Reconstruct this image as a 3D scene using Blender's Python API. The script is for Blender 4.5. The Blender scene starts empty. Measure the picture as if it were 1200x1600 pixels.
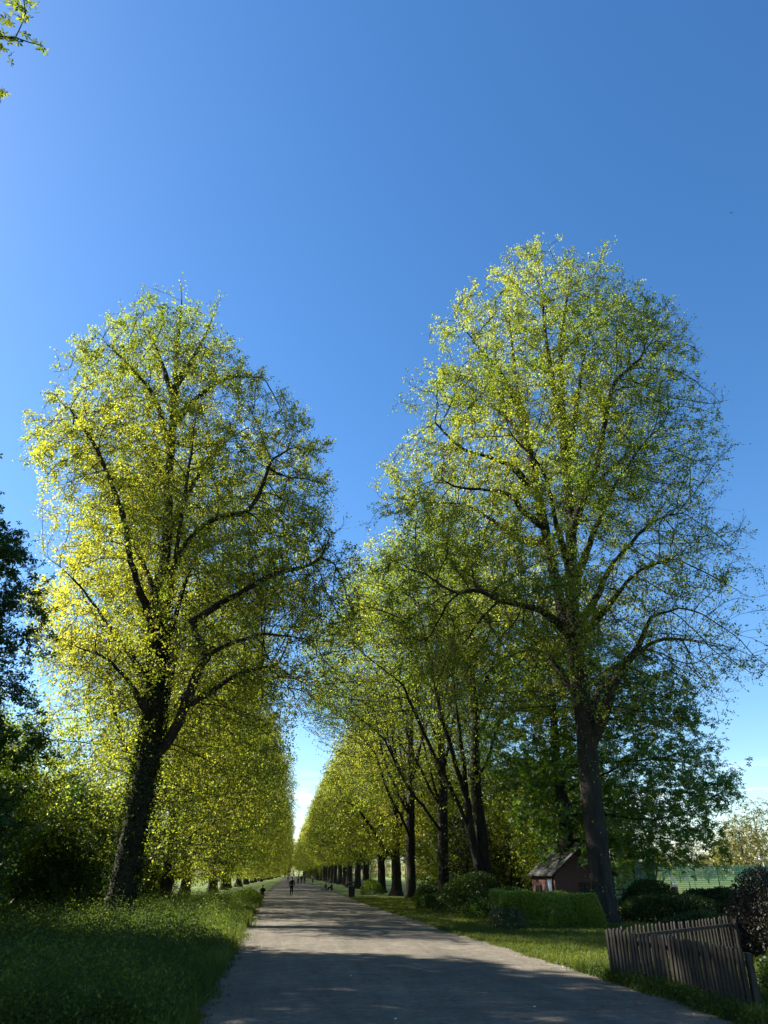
import bpy, math, random
import numpy as np
from mathutils import Vector

random.seed(7); rng = np.random.default_rng(11)
sc = bpy.context.scene
COL = sc.collection
rad = math.radians

# ------------------------------------------------------------------ camera
F_PX, PITCH, YAW, CAM_H = 1110.0, rad(26.94), rad(6.64), 2.05     # focal length in px of the 1200x1600 photo
cd = bpy.data.cameras.new('camera'); cam = bpy.data.objects.new('camera', cd); COL.objects.link(cam)
cd.sensor_fit = 'VERTICAL'; cd.sensor_height = 36.0; cd.lens = 36.0 * F_PX / 1600.0
cd.clip_start = 0.1; cd.clip_end = 6000
cam.location = (0, 0, CAM_H); cam.rotation_euler = (math.pi/2 + PITCH, 0, -YAW)
sc.camera = cam

# ------------------------------------------------------------------ sky, sun, exposure
SUN_EL, SUN_AZ = rad(38.5), rad(-67)          # azimuth from +Y (along the path), negative = to the left
w = bpy.data.worlds.new('World'); sc.world = w; w.use_nodes = True
nt = w.node_tree; nt.nodes.clear()
N = nt.nodes.new; L = nt.links.new
sky = N('ShaderNodeTexSky'); sky.sky_type = 'NISHITA'; sky.sun_disc = False
sky.sun_elevation = SUN_EL; sky.sun_rotation = SUN_AZ
sky.altitude = 0; sky.air_density = 1.0; sky.dust_density = 0.3; sky.ozone_density = 3.0
hs = N('ShaderNodeHueSaturation'); hs.inputs['Saturation'].default_value = 1.24; hs.inputs['Hue'].default_value = .501
L(sky.outputs[0], hs.inputs['Color'])
# thin cloud low over the horizon
tc = N('ShaderNodeTexCoord'); mp = N('ShaderNodeMapping'); mp.inputs['Scale'].default_value = (5, 5, 38)
nz = N('ShaderNodeTexNoise'); nz.inputs['Scale'].default_value = 1.0; nz.inputs['Detail'].default_value = 8; nz.inputs['Roughness'].default_value = .58
L(tc.outputs['Generated'], mp.inputs[0]); L(mp.outputs[0], nz.inputs['Vector'])
cr = N('ShaderNodeMapRange'); cr.inputs['From Min'].default_value = .50; cr.inputs['From Max'].default_value = .64
L(nz.outputs[0], cr.inputs[0])
sp = N('ShaderNodeSeparateXYZ'); L(tc.outputs['Generated'], sp.inputs[0])
lo = N('ShaderNodeMapRange'); lo.interpolation_type = 'SMOOTHSTEP'
for k, v in (('From Min', .125), ('From Max', .095)): lo.inputs[k].default_value = v
L(sp.outputs['Z'], lo.inputs[0])
mu = N('ShaderNodeMath'); mu.operation = 'MULTIPLY'; L(cr.outputs[0], mu.inputs[0]); L(lo.outputs[0], mu.inputs[1])
mx = N('ShaderNodeMix'); mx.data_type = 'RGBA'; mx.inputs['B'].default_value = (7.2, 8.0, 9.0, 1)
L(mu.outputs[0], mx.inputs['Factor']); L(hs.outputs[0], mx.inputs['A'])
bg = N('ShaderNodeBackground'); bg.inputs[1].default_value = 0.062
out = N('ShaderNodeOutputWorld'); L(mx.outputs['Result'], bg.inputs[0]); L(bg.outputs[0], out.inputs[0])
sd = bpy.data.lights.new('sun', 'SUN'); sd.energy = 5.0; sd.angle = rad(.53); sd.color = (1, .94, .84)
sun = bpy.data.objects.new('sun', sd); COL.objects.link(sun)
sdir = Vector((math.sin(SUN_AZ)*math.cos(SUN_EL), math.cos(SUN_AZ)*math.cos(SUN_EL), math.sin(SUN_EL)))
sun.rotation_euler = sdir.to_track_quat('Z', 'Y').to_euler(); sun.location = sdir*80
sc.view_settings.view_transform = 'Standard'; sc.view_settings.look = 'None'
sc.view_settings.exposure = 1.92; sc.view_settings.gamma = 1.0
cy = sc.cycles
cy.max_bounces = 8; cy.diffuse_bounces = 4; cy.glossy_bounces = 2; cy.transmission_bounces = 4; cy.transparent_max_bounces = 8
cy.use_denoising = True
cy.sample_clamp_indirect = 6

# ------------------------------------------------------------------ pixel (of the 1200x1600 photo) <-> world
def ray(px, py):
    x = (px-600)/F_PX; d = (py-800)/F_PX
    fw = math.cos(PITCH) + d*math.sin(PITCH); up = math.sin(PITCH) - d*math.cos(PITCH)
    return np.array([x*math.cos(YAW)+fw*math.sin(YAW), -x*math.sin(YAW)+fw*math.cos(YAW), up])
def at_z(px, py, z=0.0):
    r = ray(px, py); return r*((z-CAM_H)/r[2]) + np.array([0, 0, CAM_H])
def at_y(px, py, y):
    r = ray(px, py); return r*(y/r[1]) + np.array([0, 0, CAM_H])

# ------------------------------------------------------------------ materials
def mat_new(name):
    m = bpy.data.materials.new(name); m.use_nodes = True; m.node_tree.nodes.clear(); return m, m.node_tree.nodes.new, m.node_tree.links.new
ALB = .56      # the photograph is exposed bright: one factor on the surface colours
def ramp(N, stops):
    stops = [(p, tuple(v*ALB for v in c)) for p, c in stops]
    r = N('ShaderNodeValToRGB'); e = r.color_ramp.elements
    while len(e) < len(stops): e.new(.5)
    for i, (p, c) in enumerate(stops): e[i].position = p; e[i].color = (*c, 1)
    return r
def leaf_mat(name, stops, trans=.5, tcol=(1.6, 1.5, .45), gloss=.05, rough=.45):
    m, N, L = mat_new(name)
    a = N('ShaderNodeAttribute'); a.attribute_name = 'tint'
    oi = N('ShaderNodeObjectInfo')
    ad = N('ShaderNodeMath'); ad.operation = 'MULTIPLY_ADD'; ad.inputs[1].default_value = .24; L(oi.outputs['Random'], ad.inputs[0])
    s = N('ShaderNodeMath'); s.operation = 'SUBTRACT'; s.inputs[1].default_value = .12; L(a.outputs['Fac'], s.inputs[0]); L(s.outputs[0], ad.inputs[2])
    r = ramp(N, stops); L(ad.outputs[0], r.inputs[0])
    tm = N('ShaderNodeMix'); tm.data_type = 'RGBA'; tm.blend_type = 'MULTIPLY'; tm.inputs['Factor'].default_value = 1
    L(r.outputs[0], tm.inputs['A']); tm.inputs['B'].default_value = (*tcol, 1)
    d = N('ShaderNodeBsdfDiffuse'); L(r.outputs[0], d.inputs[0])
    t = N('ShaderNodeBsdfTranslucent'); L(tm.outputs['Result'], t.inputs[0])
    x = N('ShaderNodeMixShader'); x.inputs[0].default_value = trans; L(d.outputs[0], x.inputs[1]); L(t.outputs[0], x.inputs[2])
    g = N('ShaderNodeBsdfGlossy'); g.inputs['Roughness'].default_value = rough; g.inputs[0].default_value = (1, 1, 1, 1)
    y = N('ShaderNodeMixShader'); y.inputs[0].default_value = gloss; L(x.outputs[0], y.inputs[1]); L(g.outputs[0], y.inputs[2])
    o = N('ShaderNodeOutputMaterial'); L(y.outputs[0], o.inputs[0]); return m
def surf_mat(name, stops, scale=4.0, detail=8, rough=.85, bump=.3, bscale=None, stretch=(1, 1, 1), spec=.3, dist=.02):
    m, N, L = mat_new(name)
    tc = N('ShaderNodeTexCoord'); mp = N('ShaderNodeMapping'); mp.inputs['Scale'].default_value = stretch
    L(tc.outputs['Object'], mp.inputs[0])
    n = N('ShaderNodeTexNoise'); n.inputs['Scale'].default_value = scale; n.inputs['Detail'].default_value = detail; n.inputs['Roughness'].default_value = .65
    L(mp.outputs[0], n.inputs['Vector']); r = ramp(N, stops); L(n.outputs[0], r.inputs[0])
    p = N('ShaderNodeBsdfPrincipled'); p.inputs['Roughness'].default_value = rough; p.inputs['Specular IOR Level'].default_value = spec
    L(r.outputs[0], p.inputs['Base Color'])
    if bump:
        n2 = N('ShaderNodeTexNoise'); n2.inputs['Scale'].default_value = bscale or scale*3; n2.inputs['Detail'].default_value = 6
        L(mp.outputs[0], n2.inputs['Vector']); b = N('ShaderNodeBump'); b.inputs['Strength'].default_value = bump; b.inputs['Distance'].default_value = dist
        L(n2.outputs[0], b.inputs['Height']); L(b.outputs[0], p.inputs['Normal'])
    o = N('ShaderNodeOutputMaterial'); L(p.outputs[0], o.inputs[0]); return m
def flat_mat(name, c, rough=.6, var=.15, scale=9):
    return surf_mat(name, [(.3, tuple(v*(1-var) for v in c)), (.7, tuple(min(1, v*(1+var)) for v in c))], scale=scale, rough=rough, bump=.1)

LIME = [(0, (.056, .102, .015)), (.45, (.150, .203, .028)), (1, (.36, .355, .050))]
M = dict(
    lime=leaf_mat('lime leaves', LIME, .62, (2.7, 2.6, 1.3), .02),
    lime2=leaf_mat('row lime leaves', [(p, (c[0]*1.15, c[1]*1.12, c[2]*1.2)) for p, c in LIME], .62, (2.8, 2.75, 1.4), .02),
    chestnut=leaf_mat('chestnut leaves', [(0, (.05, .12, .02)), (.6, (.12, .23, .034)), (1, (.21, .32, .05))], .5, (2., 2., .6), .025),
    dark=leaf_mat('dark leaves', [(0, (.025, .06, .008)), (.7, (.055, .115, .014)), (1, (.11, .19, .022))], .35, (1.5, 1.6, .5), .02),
    ever=leaf_mat('evergreen leaves', [(0, (.008, .018, .007)), (1, (.025, .045, .015))], .15, (1.2, 1.3, .6), .02),
    hedge=leaf_mat('hedge leaves', [(0, (.08, .14, .018)), (.5, (.20, .31, .035)), (1, (.38, .46, .07))], .4, (1.9, 1.9, .5), .02),  # leaf colours raised to stand in for sun that misses the hedge
    privet=leaf_mat('shrub leaves', [(0, (.02, .045, .008)), (1, (.07, .12, .02))], .35, (1.8, 1.8, .5), .02),
    purple=leaf_mat('purple leaves', [(0, (.014, .012, .007)), (.5, (.035, .030, .016)), (.8, (.06, .065, .025)), (1, (.17, .17, .10))], .25, (1.2, 1., .7), .025, .6),
    yellow=leaf_mat('yellow leaves', [(0, (.10, .12, .015)), (1, (.30, .27, .03))], .45, (1.5, 1.3, .5)),
    pale=leaf_mat('pale leaves', [(0, (.09, .13, .03)), (1, (.22, .25, .07))], .45, (1.4, 1.3, .6)),
    maple=leaf_mat('maple leaves', [(0, (.06, .10, .012)), (1, (.26, .29, .03))], .6, (2.2, 2.1, .6), .0),
    ivy=leaf_mat('ivy leaves', [(0, (.012, .028, .007)), (1, (.055, .085, .018))], .2, (1.3, 1.4, .5), .004, .6),
    herb=leaf_mat('verge leaves', [(0, (.035, .07, .022)), (.6, (.105, .165, .034)), (1, (.29, .33, .05))], .42, (1.9, 1.8, .7), .008, .6),
    blade=leaf_mat('grass blades', [(0, (.06, .10, .022)), (.6, (.13, .18, .034)), (1, (.24, .27, .06))], .4, (1.8, 1.65, .6), .008, .6),
    flower=flat_mat('white petals', (.6, .62, .5)),
    bark=surf_mat('lime bark', [(.3, (.030, .025, .019)), (.55, (.075, .064, .05)), (.8, (.15, .135, .11))], 3, 10, .95, .9, 7, (1.6, 1.6, .35), .15, .06),
    bark2=surf_mat('dark bark', [(.3, (.022, .019, .015)), (.8, (.09, .078, .062))], 3, 8, .95, .8, 7, (1.5, 1.5, .35), .15, .05),
    wood=surf_mat('weathered wood', [(.25, (.026, .021, .016)), (.5, (.062, .052, .040)), (.8, (.17, .15, .12))], 6, 8, .9, .5, 20, (2.5, 2.5, .3), .2, .01),
    slate=surf_mat('slate', [(.3, (.06, .06, .065)), (.7, (.16, .155, .15))], 5, 6, .7, .3),
    white=flat_mat('white paint', (.75, .75, .73)), bluew=flat_mat('blue paint', (.28, .36, .50)),
    black=flat_mat('black plastic', (.02, .022, .022), .45), green=flat_mat('green steel', (.03, .30, .22), .5),
    pole=flat_mat('grey green pole', (.12, .17, .11), .5), red=flat_mat('red paint', (.45, .03, .03), .5),
    courtblue=flat_mat('court blue', (.06, .14, .33), .9), stone=flat_mat('stone', (.3, .27, .22), .9),
    coat=flat_mat('dark cloth', (.012, .012, .015), .9), cloth_w=flat_mat('pale cloth', (.55, .53, .5), .9), cloth_b=flat_mat('blue cloth', (.10, .14, .22), .9),
    cloth_g=flat_mat('olive cloth', (.12, .13, .08), .9), skin=flat_mat('skin', (.42, .24, .17), .6), hair=flat_mat('hair', (.02, .014, .01), .8),
)
def brick_mat():
    m, N, L = mat_new('red brick'); tc = N('ShaderNodeTexCoord'); mp = N('ShaderNodeMapping'); mp.inputs['Rotation'].default_value = (rad(90), 0, 0)
    sx = N('ShaderNodeSeparateXYZ'); L(tc.outputs['Object'], sx.inputs[0]); cx = N('ShaderNodeCombineXYZ')
    a = N('ShaderNodeMath'); a.operation = 'ADD'; L(sx.outputs['X'], a.inputs[0]); L(sx.outputs['Y'], a.inputs[1]); L(a.outputs[0], cx.inputs['X']); L(sx.outputs['Z'], cx.inputs['Y'])
    b = N('ShaderNodeTexBrick'); b.inputs['Scale'].default_value = 1; b.inputs['Brick Width'].default_value = .225; b.inputs['Row Height'].default_value = .075; b.inputs['Mortar Size'].default_value = .008
    b.inputs['Color1'].default_value = (.085, .026, .014, 1); b.inputs['Color2'].default_value = (.060, .019, .011, 1); b.inputs['Mortar'].default_value = (.08, .06, .05, 1)
    L(cx.outputs[0], b.inputs['Vector'])
    p = N('ShaderNodeBsdfPrincipled'); p.inputs['Roughness'].default_value = .9; L(b.outputs[0], p.inputs['Base Color'])
    o = N('ShaderNodeOutputMaterial'); L(p.outputs[0], o.inputs[0]); return m
M['brick'] = brick_mat()
def path_mat():
    m, N, L = mat_new('worn asphalt'); tc = N('ShaderNodeTexCoord')
    def noise(s, d=8, r=.6, vec=None):
        n = N('ShaderNodeTexNoise'); n.inputs['Scale'].default_value = s; n.inputs['Detail'].default_value = d; n.inputs['Roughness'].default_value = r
        L(vec or tc.outputs['Object'], n.inputs['Vector']); return n
    big = noise(.35, 6); mid = noise(2.2, 9, .7); fine = noise(45, 4, .8)
    r = ramp(N, [(.28, (.105, .090, .068)), (.5, (.18, .155, .115)), (.70, (.31, .26, .185))]); 
    mixv = N('ShaderNodeMath'); mixv.operation = 'MULTIPLY_ADD'; mixv.inputs[1].default_value = .45; L(big.outputs[0], mixv.inputs[0])
    m2 = N('ShaderNodeMath'); m2.operation = 'MULTIPLY'; m2.inputs[1].default_value = .55; L(mid.outputs[0], m2.inputs[0]); L(m2.outputs[0], mixv.inputs[2]); L(mixv.outputs[0], r.inputs[0])
    fr = N('ShaderNodeMapRange'); fr.inputs['From Min'].default_value = .3; fr.inputs['From Max'].default_value = .75; fr.inputs['To Min'].default_value = .5; fr.inputs['To Max'].default_value = 1.6
    L(fine.outputs[0], fr.inputs[0])
    # cracks and patched seams
    vo = N('ShaderNodeTexVoronoi'); vo.feature = 'DISTANCE_TO_EDGE'; vo.inputs['Scale'].default_value = .55
    wv = N('ShaderNodeMix'); wv.data_type = 'VECTOR'; wv.inputs['Factor'].default_value = .35; L(tc.outputs['Object'], wv.inputs['A']); L(mid.outputs['Color'], wv.inputs['B']); L(wv.outputs['Result'], vo.inputs['Vector'])
    ck = N('ShaderNodeMapRange'); ck.inputs['From Min'].default_value = .0; ck.inputs['From Max'].default_value = .012; ck.inputs['To Min'].default_value = .72; L(vo.outputs[0], ck.inputs[0])
    m3 = noise(9, 6, .75); mr3 = N('ShaderNodeMapRange')
    for k, v in (('From Min', .32), ('From Max', .68), ('To Min', .68), ('To Max', 1.3)): mr3.inputs[k].default_value = v
    L(m3.outputs[0], mr3.inputs[0]); mk = N('ShaderNodeMath'); mk.operation = 'MULTIPLY'; L(mr3.outputs[0], mk.inputs[0]); L(ck.outputs[0], mk.inputs[1])
    mps = N('ShaderNodeMapping'); mps.inputs['Scale'].default_value = (1.6, .07, 1); L(tc.outputs['Object'], mps.inputs[0]); wear = noise(1.0, 5, .6, mps.outputs[0]); mr4 = N('ShaderNodeMapRange')
    for k, v in (('From Min', .3), ('From Max', .7), ('To Min', .82), ('To Max', 1.18)): mr4.inputs[k].default_value = v
    L(wear.outputs[0], mr4.inputs[0]); mw = N('ShaderNodeMath'); mw.operation = 'MULTIPLY'; L(mk.outputs[0], mw.inputs[0]); L(mr4.outputs[0], mw.inputs[1])
    mm = N('ShaderNodeMath'); mm.operation = 'MULTIPLY'; L(fr.outputs[0], mm.inputs[0]); L(mw.outputs[0], mm.inputs[1])
    vm = N('ShaderNodeVectorMath'); vm.operation = 'SCALE'; L(r.outputs[0], vm.inputs[0]); L(mm.outputs[0], vm.inputs['Scale'])
    p = N('ShaderNodeBsdfPrincipled'); p.inputs['Roughness'].default_value = .85; p.inputs['Specular IOR Level'].default_value = .25
    L(vm.outputs[0], p.inputs['Base Color'])
    b = N('ShaderNodeBump'); b.inputs['Strength'].default_value = .5; b.inputs['Distance'].default_value = .01; L(fine.outputs[0], b.inputs['Height'])
    b2 = N('ShaderNodeBump'); b2.inputs['Strength'].default_value = .5; b2.inputs['Distance'].default_value = .05; L(mid.outputs[0], b2.inputs['Height']); L(b.outputs[0], b2.inputs['Normal']); L(b2.outputs[0], p.inputs['Normal'])
    o = N('ShaderNodeOutputMaterial'); L(p.outputs[0], o.inputs[0]); return m
M['path'] = path_mat()
M['verge'] = surf_mat('verge soil', [(.3, (.05, .04, .025)), (.5, (.10, .085, .045)), (.7, (.10, .12, .035))], 3.5, 10, .95, .7, 18)
M['ground'] = surf_mat('turf', [(.3, (.075, .12, .02)), (.5, (.14, .20, .03)), (.7, (.22, .26, .05))], .9, 12, .95, .7, 14)
M['field'] = surf_mat('mown field', [(.3, (.15, .21, .03)), (.7, (.24, .29, .05))], .12, 12, .95, .4, 9)

# ------------------------------------------------------------------ mesh and object helpers
def fast_mesh(name, V, Fs, mat, tint=None, smooth=False):
    """V (n,3); Fs list of (m,k) index arrays."""
    me = bpy.data.meshes.new(name)
    V = np.asarray(V, dtype=np.float32); me.vertices.add(len(V)); me.vertices.foreach_set('co', V.ravel())
    Fs = [np.asarray(f, dtype=np.int32) for f in Fs if len(f)]
    li = np.concatenate([f.ravel() for f in Fs]); sizes = np.concatenate([np.full(len(f), f.shape[1], np.int32) for f in Fs])
    me.loops.add(len(li)); me.loops.foreach_set('vertex_index', li)
    st = np.concatenate([[0], np.cumsum(sizes)[:-1]]).astype(np.int32)
    me.polygons.add(len(sizes)); me.polygons.foreach_set('loop_start', st)
    if tint is not None:
        a = me.attributes.new('tint', 'FLOAT', 'FACE'); a.data.foreach_set('value', np.asarray(tint, dtype=np.float32))
    me.polygons.foreach_set('use_smooth', np.full(len(sizes), smooth))
    me.materials.append(mat); me.update(calc_edges=True); return me
def tagp(o, label=None, cat=None, group=None, kind=None):
    for k, v in (('label', label), ('category', cat), ('group', group), ('kind', kind)):
        if v: o[k] = v
    return o
def link(name, me, parent=None, loc=None):
    o = bpy.data.objects.new(name, me); COL.objects.link(o)
    if parent: o.parent = parent
    if loc is not None: o.location = loc
    return o
def empty(name, loc, label, cat, group=None, rz=0, s=1):
    o = bpy.data.objects.new(name, None); COL.objects.link(o); o.location = loc; o.rotation_euler = (0, 0, rz); o.scale = (s, s, s); o.empty_display_size = .2
    return tagp(o, label, cat, group)
def copy_tree(o, label, group, loc, rz=0, s=1):
    c = o.copy(); COL.objects.link(c); c.location = loc; c.rotation_euler = (0, 0, rz); c.scale = (s, s, s) if not isinstance(s, tuple) else s
    tagp(c, label, None, group)
    for ch in o.children:
        d = ch.copy(); COL.objects.link(d); d.parent = c
    return c
class MB:
    def __init__(s): s.v = []; s.f = []
    def add(s, V, Fc):
        b = len(s.v); s.v += [tuple(p) for p in V]; s.f += [tuple(i+b for i in f) for f in Fc]
    def box(s, c, d, rz=0, taper=1, top=None):
        x, y, z = d[0]/2, d[1]/2, d[2]/2; P = []
        for k in (-1, 1):
            t = taper if k > 0 else 1
            for i, j in ((-1, -1), (1, -1), (1, 1), (-1, 1)):
                px, py = i*x*t, j*y*t; P.append((c[0]+px*math.cos(rz)-py*math.sin(rz), c[1]+px*math.sin(rz)+py*math.cos(rz), c[2]+k*z))
        s.add(P, [(3, 2, 1, 0), (4, 5, 6, 7), (0, 1, 5, 4), (1, 2, 6, 5), (2, 3, 7, 6), (3, 0, 4, 7)])
    def tube(s, pts, r, n=8, caps=True):
        pts = [Vector(p) for p in pts]; rs = r if isinstance(r, (list, tuple)) else [r]*len(pts); b0 = len(s.v)
        for i, p in enumerate(pts):
            d = (pts[min(i+1, len(pts)-1)]-pts[max(i-1, 0)]).normalized(); u = d.cross(Vector((.31, .95, .07)) if abs(d.y) < .9 else Vector((1, 0, 0))).normalized(); v = d.cross(u)
            s.v += [tuple(p+(u*math.cos(2*math.pi*k/n)+v*math.sin(2*math.pi*k/n))*rs[i]) for k in range(n)]
        for i in range(len(pts)-1):
            for k in range(n): a = b0+i*n; s.f.append((a+k, a+(k+1) % n, a+n+(k+1) % n, a+n+k))
        if caps: s.f.append(tuple(range(b0+n-1, b0-1, -1))); s.f.append(tuple(b0+(len(pts)-1)*n+k for k in range(n)))
    def build(s, name, mat, parent=None, loc=None, smooth=False, bevel=0):
        me = bpy.data.meshes.new(name); me.from_pydata(s.v, [], s.f); me.materials.append(mat); me.update()
        if smooth: me.polygons.foreach_set('use_smooth', [True]*len(me.polygons))
        o = link(name, me, parent, loc)
        if bevel: b = o.modifiers.new('bevel', 'BEVEL'); b.width = bevel; b.segments = 2
        return o

# ------------------------------------------------------------------ tree growing
def nrm(a): return a/np.maximum(np.linalg.norm(a, axis=-1, keepdims=True), 1e-9)
def catmull(P, step):
    P = np.asarray(P, float); Q = np.vstack([2*P[0]-P[1], P, 2*P[-1]-P[-2]]); out = []
    for i in range(1, len(Q)-2):
        n = max(1, int(round(np.linalg.norm(Q[i+1]-Q[i])/step)))
        for k in range(n):
            t = k/n; out.append(.5*((2*Q[i])+(-Q[i-1]+Q[i+1])*t+(2*Q[i-1]-5*Q[i]+4*Q[i+1]-Q[i+2])*t*t+(-Q[i-1]+3*Q[i]-3*Q[i+1]+Q[i+2])*t**3))
    out.append(Q[-2]); return np.array(out)
class Skel:
    def __init__(s, R): s.P = []; s.par = []; s.R = R; s.fl = {}
    def limb(s, pts, step=.45, wob=.022, r0=0, tap=1.0):
        C = catmull(pts, step)
        for i in range(1, len(C)-1): C[i] += s.R.normal(0, wob, 3)*(.5 if len(s.P) == 0 else 1)
        if s.P:
            A = np.array(s.P); j = int(np.argmin(((A-C[0])**2).sum(1)))
            if np.linalg.norm(A[j]-C[0]) < step*1.6: C = C[1:]
        else: j = -1
        for i, c in enumerate(C):
            s.P.append(c); s.par.append(j); j = len(s.P)-1; s.fl[j] = r0*(1-i/len(C))**(.8 if r0 > .3 else 1.45)
    def grow(s, A, step=.45, infl=7., kill=.7, maxit=120, jit=.25, trop=(0, 0, .08), zmin=0):
        P = np.array(s.P); par = list(s.par); R = s.R
        ok = P[:, 2] > zmin; idx0 = np.where(ok)[0]
        near = np.empty(len(A), int); dist = np.empty(len(A))
        for a in range(0, len(A), 500):
            d = np.linalg.norm(A[a:a+500, None]-P[None, idx0], axis=2); k = d.argmin(1); near[a:a+500] = idx0[k]; dist[a:a+500] = d[np.arange(len(k)), k]
        alive = dist > kill; D0 = np.zeros((len(P), 3)); q = np.array(par) >= 0; D0[q] = nrm(P[q]-P[np.array(par)[q]]); nchild = np.zeros(len(P), int); trop = np.array(trop)
        for it in range(maxit):
            act = alive & (dist < infl)
            if not act.any():
                if not alive.any(): break
                infl *= 1.5
                if infl > 60: break
                continue
            ui, inv = np.unique(near[act], return_inverse=True)
            S = np.zeros((len(ui), 3)); np.add.at(S, inv, nrm(A[act]-P[near[act]]))
            S = nrm(S)+R.normal(0, jit, S.shape)+trop
            keep = nchild[ui] < 4; 
            if not keep.all():
                bad = ui[~keep]; alive &= ~np.isin(near, bad)
            ui = ui[keep]; S = nrm(S[keep]+.55*D0[ui]*(nchild[ui] < 1)[:, None])
            if not len(ui): continue
            new = P[ui]+S*step*R.uniform(.8, 1.15, (len(ui), 1)); nchild[ui] += 1
            D0 = np.vstack([D0, S]); b = len(P); P = np.vstack([P, new]); par += list(ui); nchild = np.concatenate([nchild, np.zeros(len(ui), int)])
            al = np.where(alive)[0]
            for a in range(0, len(al), 1500):
                q = al[a:a+1500]; d2 = ((A[q][:, None]-new[None])**2).sum(2); k = d2.argmin(1); dm = np.sqrt(d2[np.arange(len(k)), k])
                u = dm < dist[q]; near[q[u]] = b+k[u]; dist[q[u]] = dm[u]
            alive &= dist > kill
        s.P = P; s.par = np.array(par)
    def radii(s, rbase, rtip=.010):
        P = np.array(s.P); par = np.array(s.par); n = len(P); tips = np.zeros(n); main = np.full(n, -1); best = np.zeros(n)
        has = np.zeros(n, bool); has[par[par >= 0]] = True; tips[~has] = 1
        for i in range(n-1, 0, -1):
            j = par[i]; tips[j] += tips[i]
            if tips[i] > best[j]: best[j] = tips[i]; main[j] = i
        e = math.log(rbase/rtip)/math.log(max(tips[0], 2)); s.r = rtip*tips**e
        for i, f in s.fl.items(): s.r[i] = max(s.r[i], f)
        for i in range(n-1, 0, -1): s.r[par[i]] = max(s.r[par[i]], s.r[i])
        s.main = main; s.P = P; s.par = par; s.tips = tips
        s.term = ~has
def skel_mesh(s, flare=.7, name='trunk', mat=None, thin_sides=3, bark_amp=.05):
    P, par, r, main = s.P, s.par, s.r, s.main; n = len(P)
    din = np.zeros((n, 3)); k = par >= 0; din[k] = nrm(P[k]-P[par[k]]); din[~k] = (0, 0, 1)
    d = din.copy(); h = main >= 0; d[h] = nrm(din[h]+nrm(P[main[h]]-P[h]))
    ref = np.zeros((n, 3)); ism = np.zeros(n, bool); ism[main[h]] = True
    cand = np.array([[1, 0, 0], [0, 1, 0], [0, 0, 1.]])
    for i in range(n):
        if par[i] >= 0 and ism[i]: ref[i] = ref[par[i]]
        else: ref[i] = cand[np.abs(d[i]).argmin()]
    # straighten radii along lower trunk, flare at the roots
    rr = r.copy()
    z = P[:, 2]-P[0, 2]; rr = rr*(1+flare*np.exp(-np.maximum(z, 0)/.55)*(z < 4)*(np.linalg.norm(P[:, :2]-P[0, :2], axis=1) < 1.5))
    V = []; Fq = []; base = 0
    for lo, hi, sides in ((.16, 9, 14), (.045, .16, 7), (0, .045, thin_sides)):
        e = np.where((par >= 0) & (r >= lo) & (r < hi))[0]
        if not len(e): continue
        pj = par[e]; m = ism[e]
        d0 = np.where(m[:, None], d[pj], din[e]); r0 = np.where(m, rr[pj], np.minimum(rr[e]*1.25, rr[pj])); r1 = rr[e]
        r0 = np.where(m & (r[pj] > r[e]*1.8), rr[e]*1.3, r0)
        def ring(c, dd, rf, rad_):
            u = nrm(np.cross(dd, rf)); v = np.cross(dd, u); th = np.arange(sides)*2*np.pi/sides
            q = np.cos(th)[None, :, None]*u[:, None]+np.sin(th)[None, :, None]*v[:, None]
            rd = np.repeat(rad_[:, None], sides, 1)
            if sides == 14:
                ph = th[None]; zz = c[:, 2:3]
                rd = rd*(1+bark_amp*np.sin(5*ph+zz*.6)+bark_amp*.8*np.sin(3*ph-zz*1.7+1)+.22*np.exp(-np.maximum(zz, 0)/.5)*np.sin(4*ph+.7))
            return c[:, None]+q*rd[..., None]
        a = ring(P[pj], d0, ref[e], r0); b = ring(P[e], d[e], ref[e], r1)
        V.append(np.concatenate([a, b], 1).reshape(-1, 3)); kk = np.arange(sides); k2 = (kk+1) % sides
        o = base+np.arange(len(e))[:, None]*2*sides
        Fq.append(np.stack([o+kk, o+k2, o+sides+k2, o+sides+kk], 2).reshape(-1, 4)); base += len(e)*2*sides
    return np.vstack(V), np.vstack(Fq)
def leaf_quads(C, size, R, up=.35, asp=.75, axis=None, droop=.0, nn=None):
    n = len(C); a = R.normal(0, 1, (n, 3)); 
    if axis is not None: a = a*.7+axis
    a[:, 2] -= droop; a = nrm(a)
    if nn is None: nn = R.normal(0, 1, (n, 3)); nn[:, 2] = np.abs(nn[:, 2])+up
    b = nrm(np.cross(nn, a)); L_ = size[:, None]; W = L_*asp
    V = np.stack([C-a*L_*.5, C+b*W*.5-a*L_*.08, C+a*L_*.5, C-b*W*.5-a*L_*.08], 1).reshape(-1, 3)
    return V, np.arange(4*n).reshape(-1, 4)
def ragged(C, size, R, up=.35, lobes=5):
    """palmate leaves: one tri-like lobe per leaflet around the centre, drooping"""
    n = len(C); nn = R.normal(0, .6, (n, 3)); nn[:, 2] += up+.4; nn = nrm(nn)
    u = nrm(np.cross(nn, R.normal(0, 1, (n, 3)))); v = np.cross(nn, u); V = []
    for k in range(lobes):
        th = (k-(lobes-1)/2)*2*np.pi/(lobes+1.5); d = u*math.cos(th)+v*math.sin(th); d = nrm(d-np.array([0, 0, .35])); e = nrm(np.cross(nn, d)); L_ = size[:, None]*(1-.13*abs(k-(lobes-1)/2))
        V.append(np.stack([C, C+d*L_*.62-e*L_*.19, C+d*L_, C+d*L_*.62+e*L_*.19], 1))
    V = np.stack(V, 1).reshape(-1, 3); return V, np.arange(len(V)).reshape(-1, 4)
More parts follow.
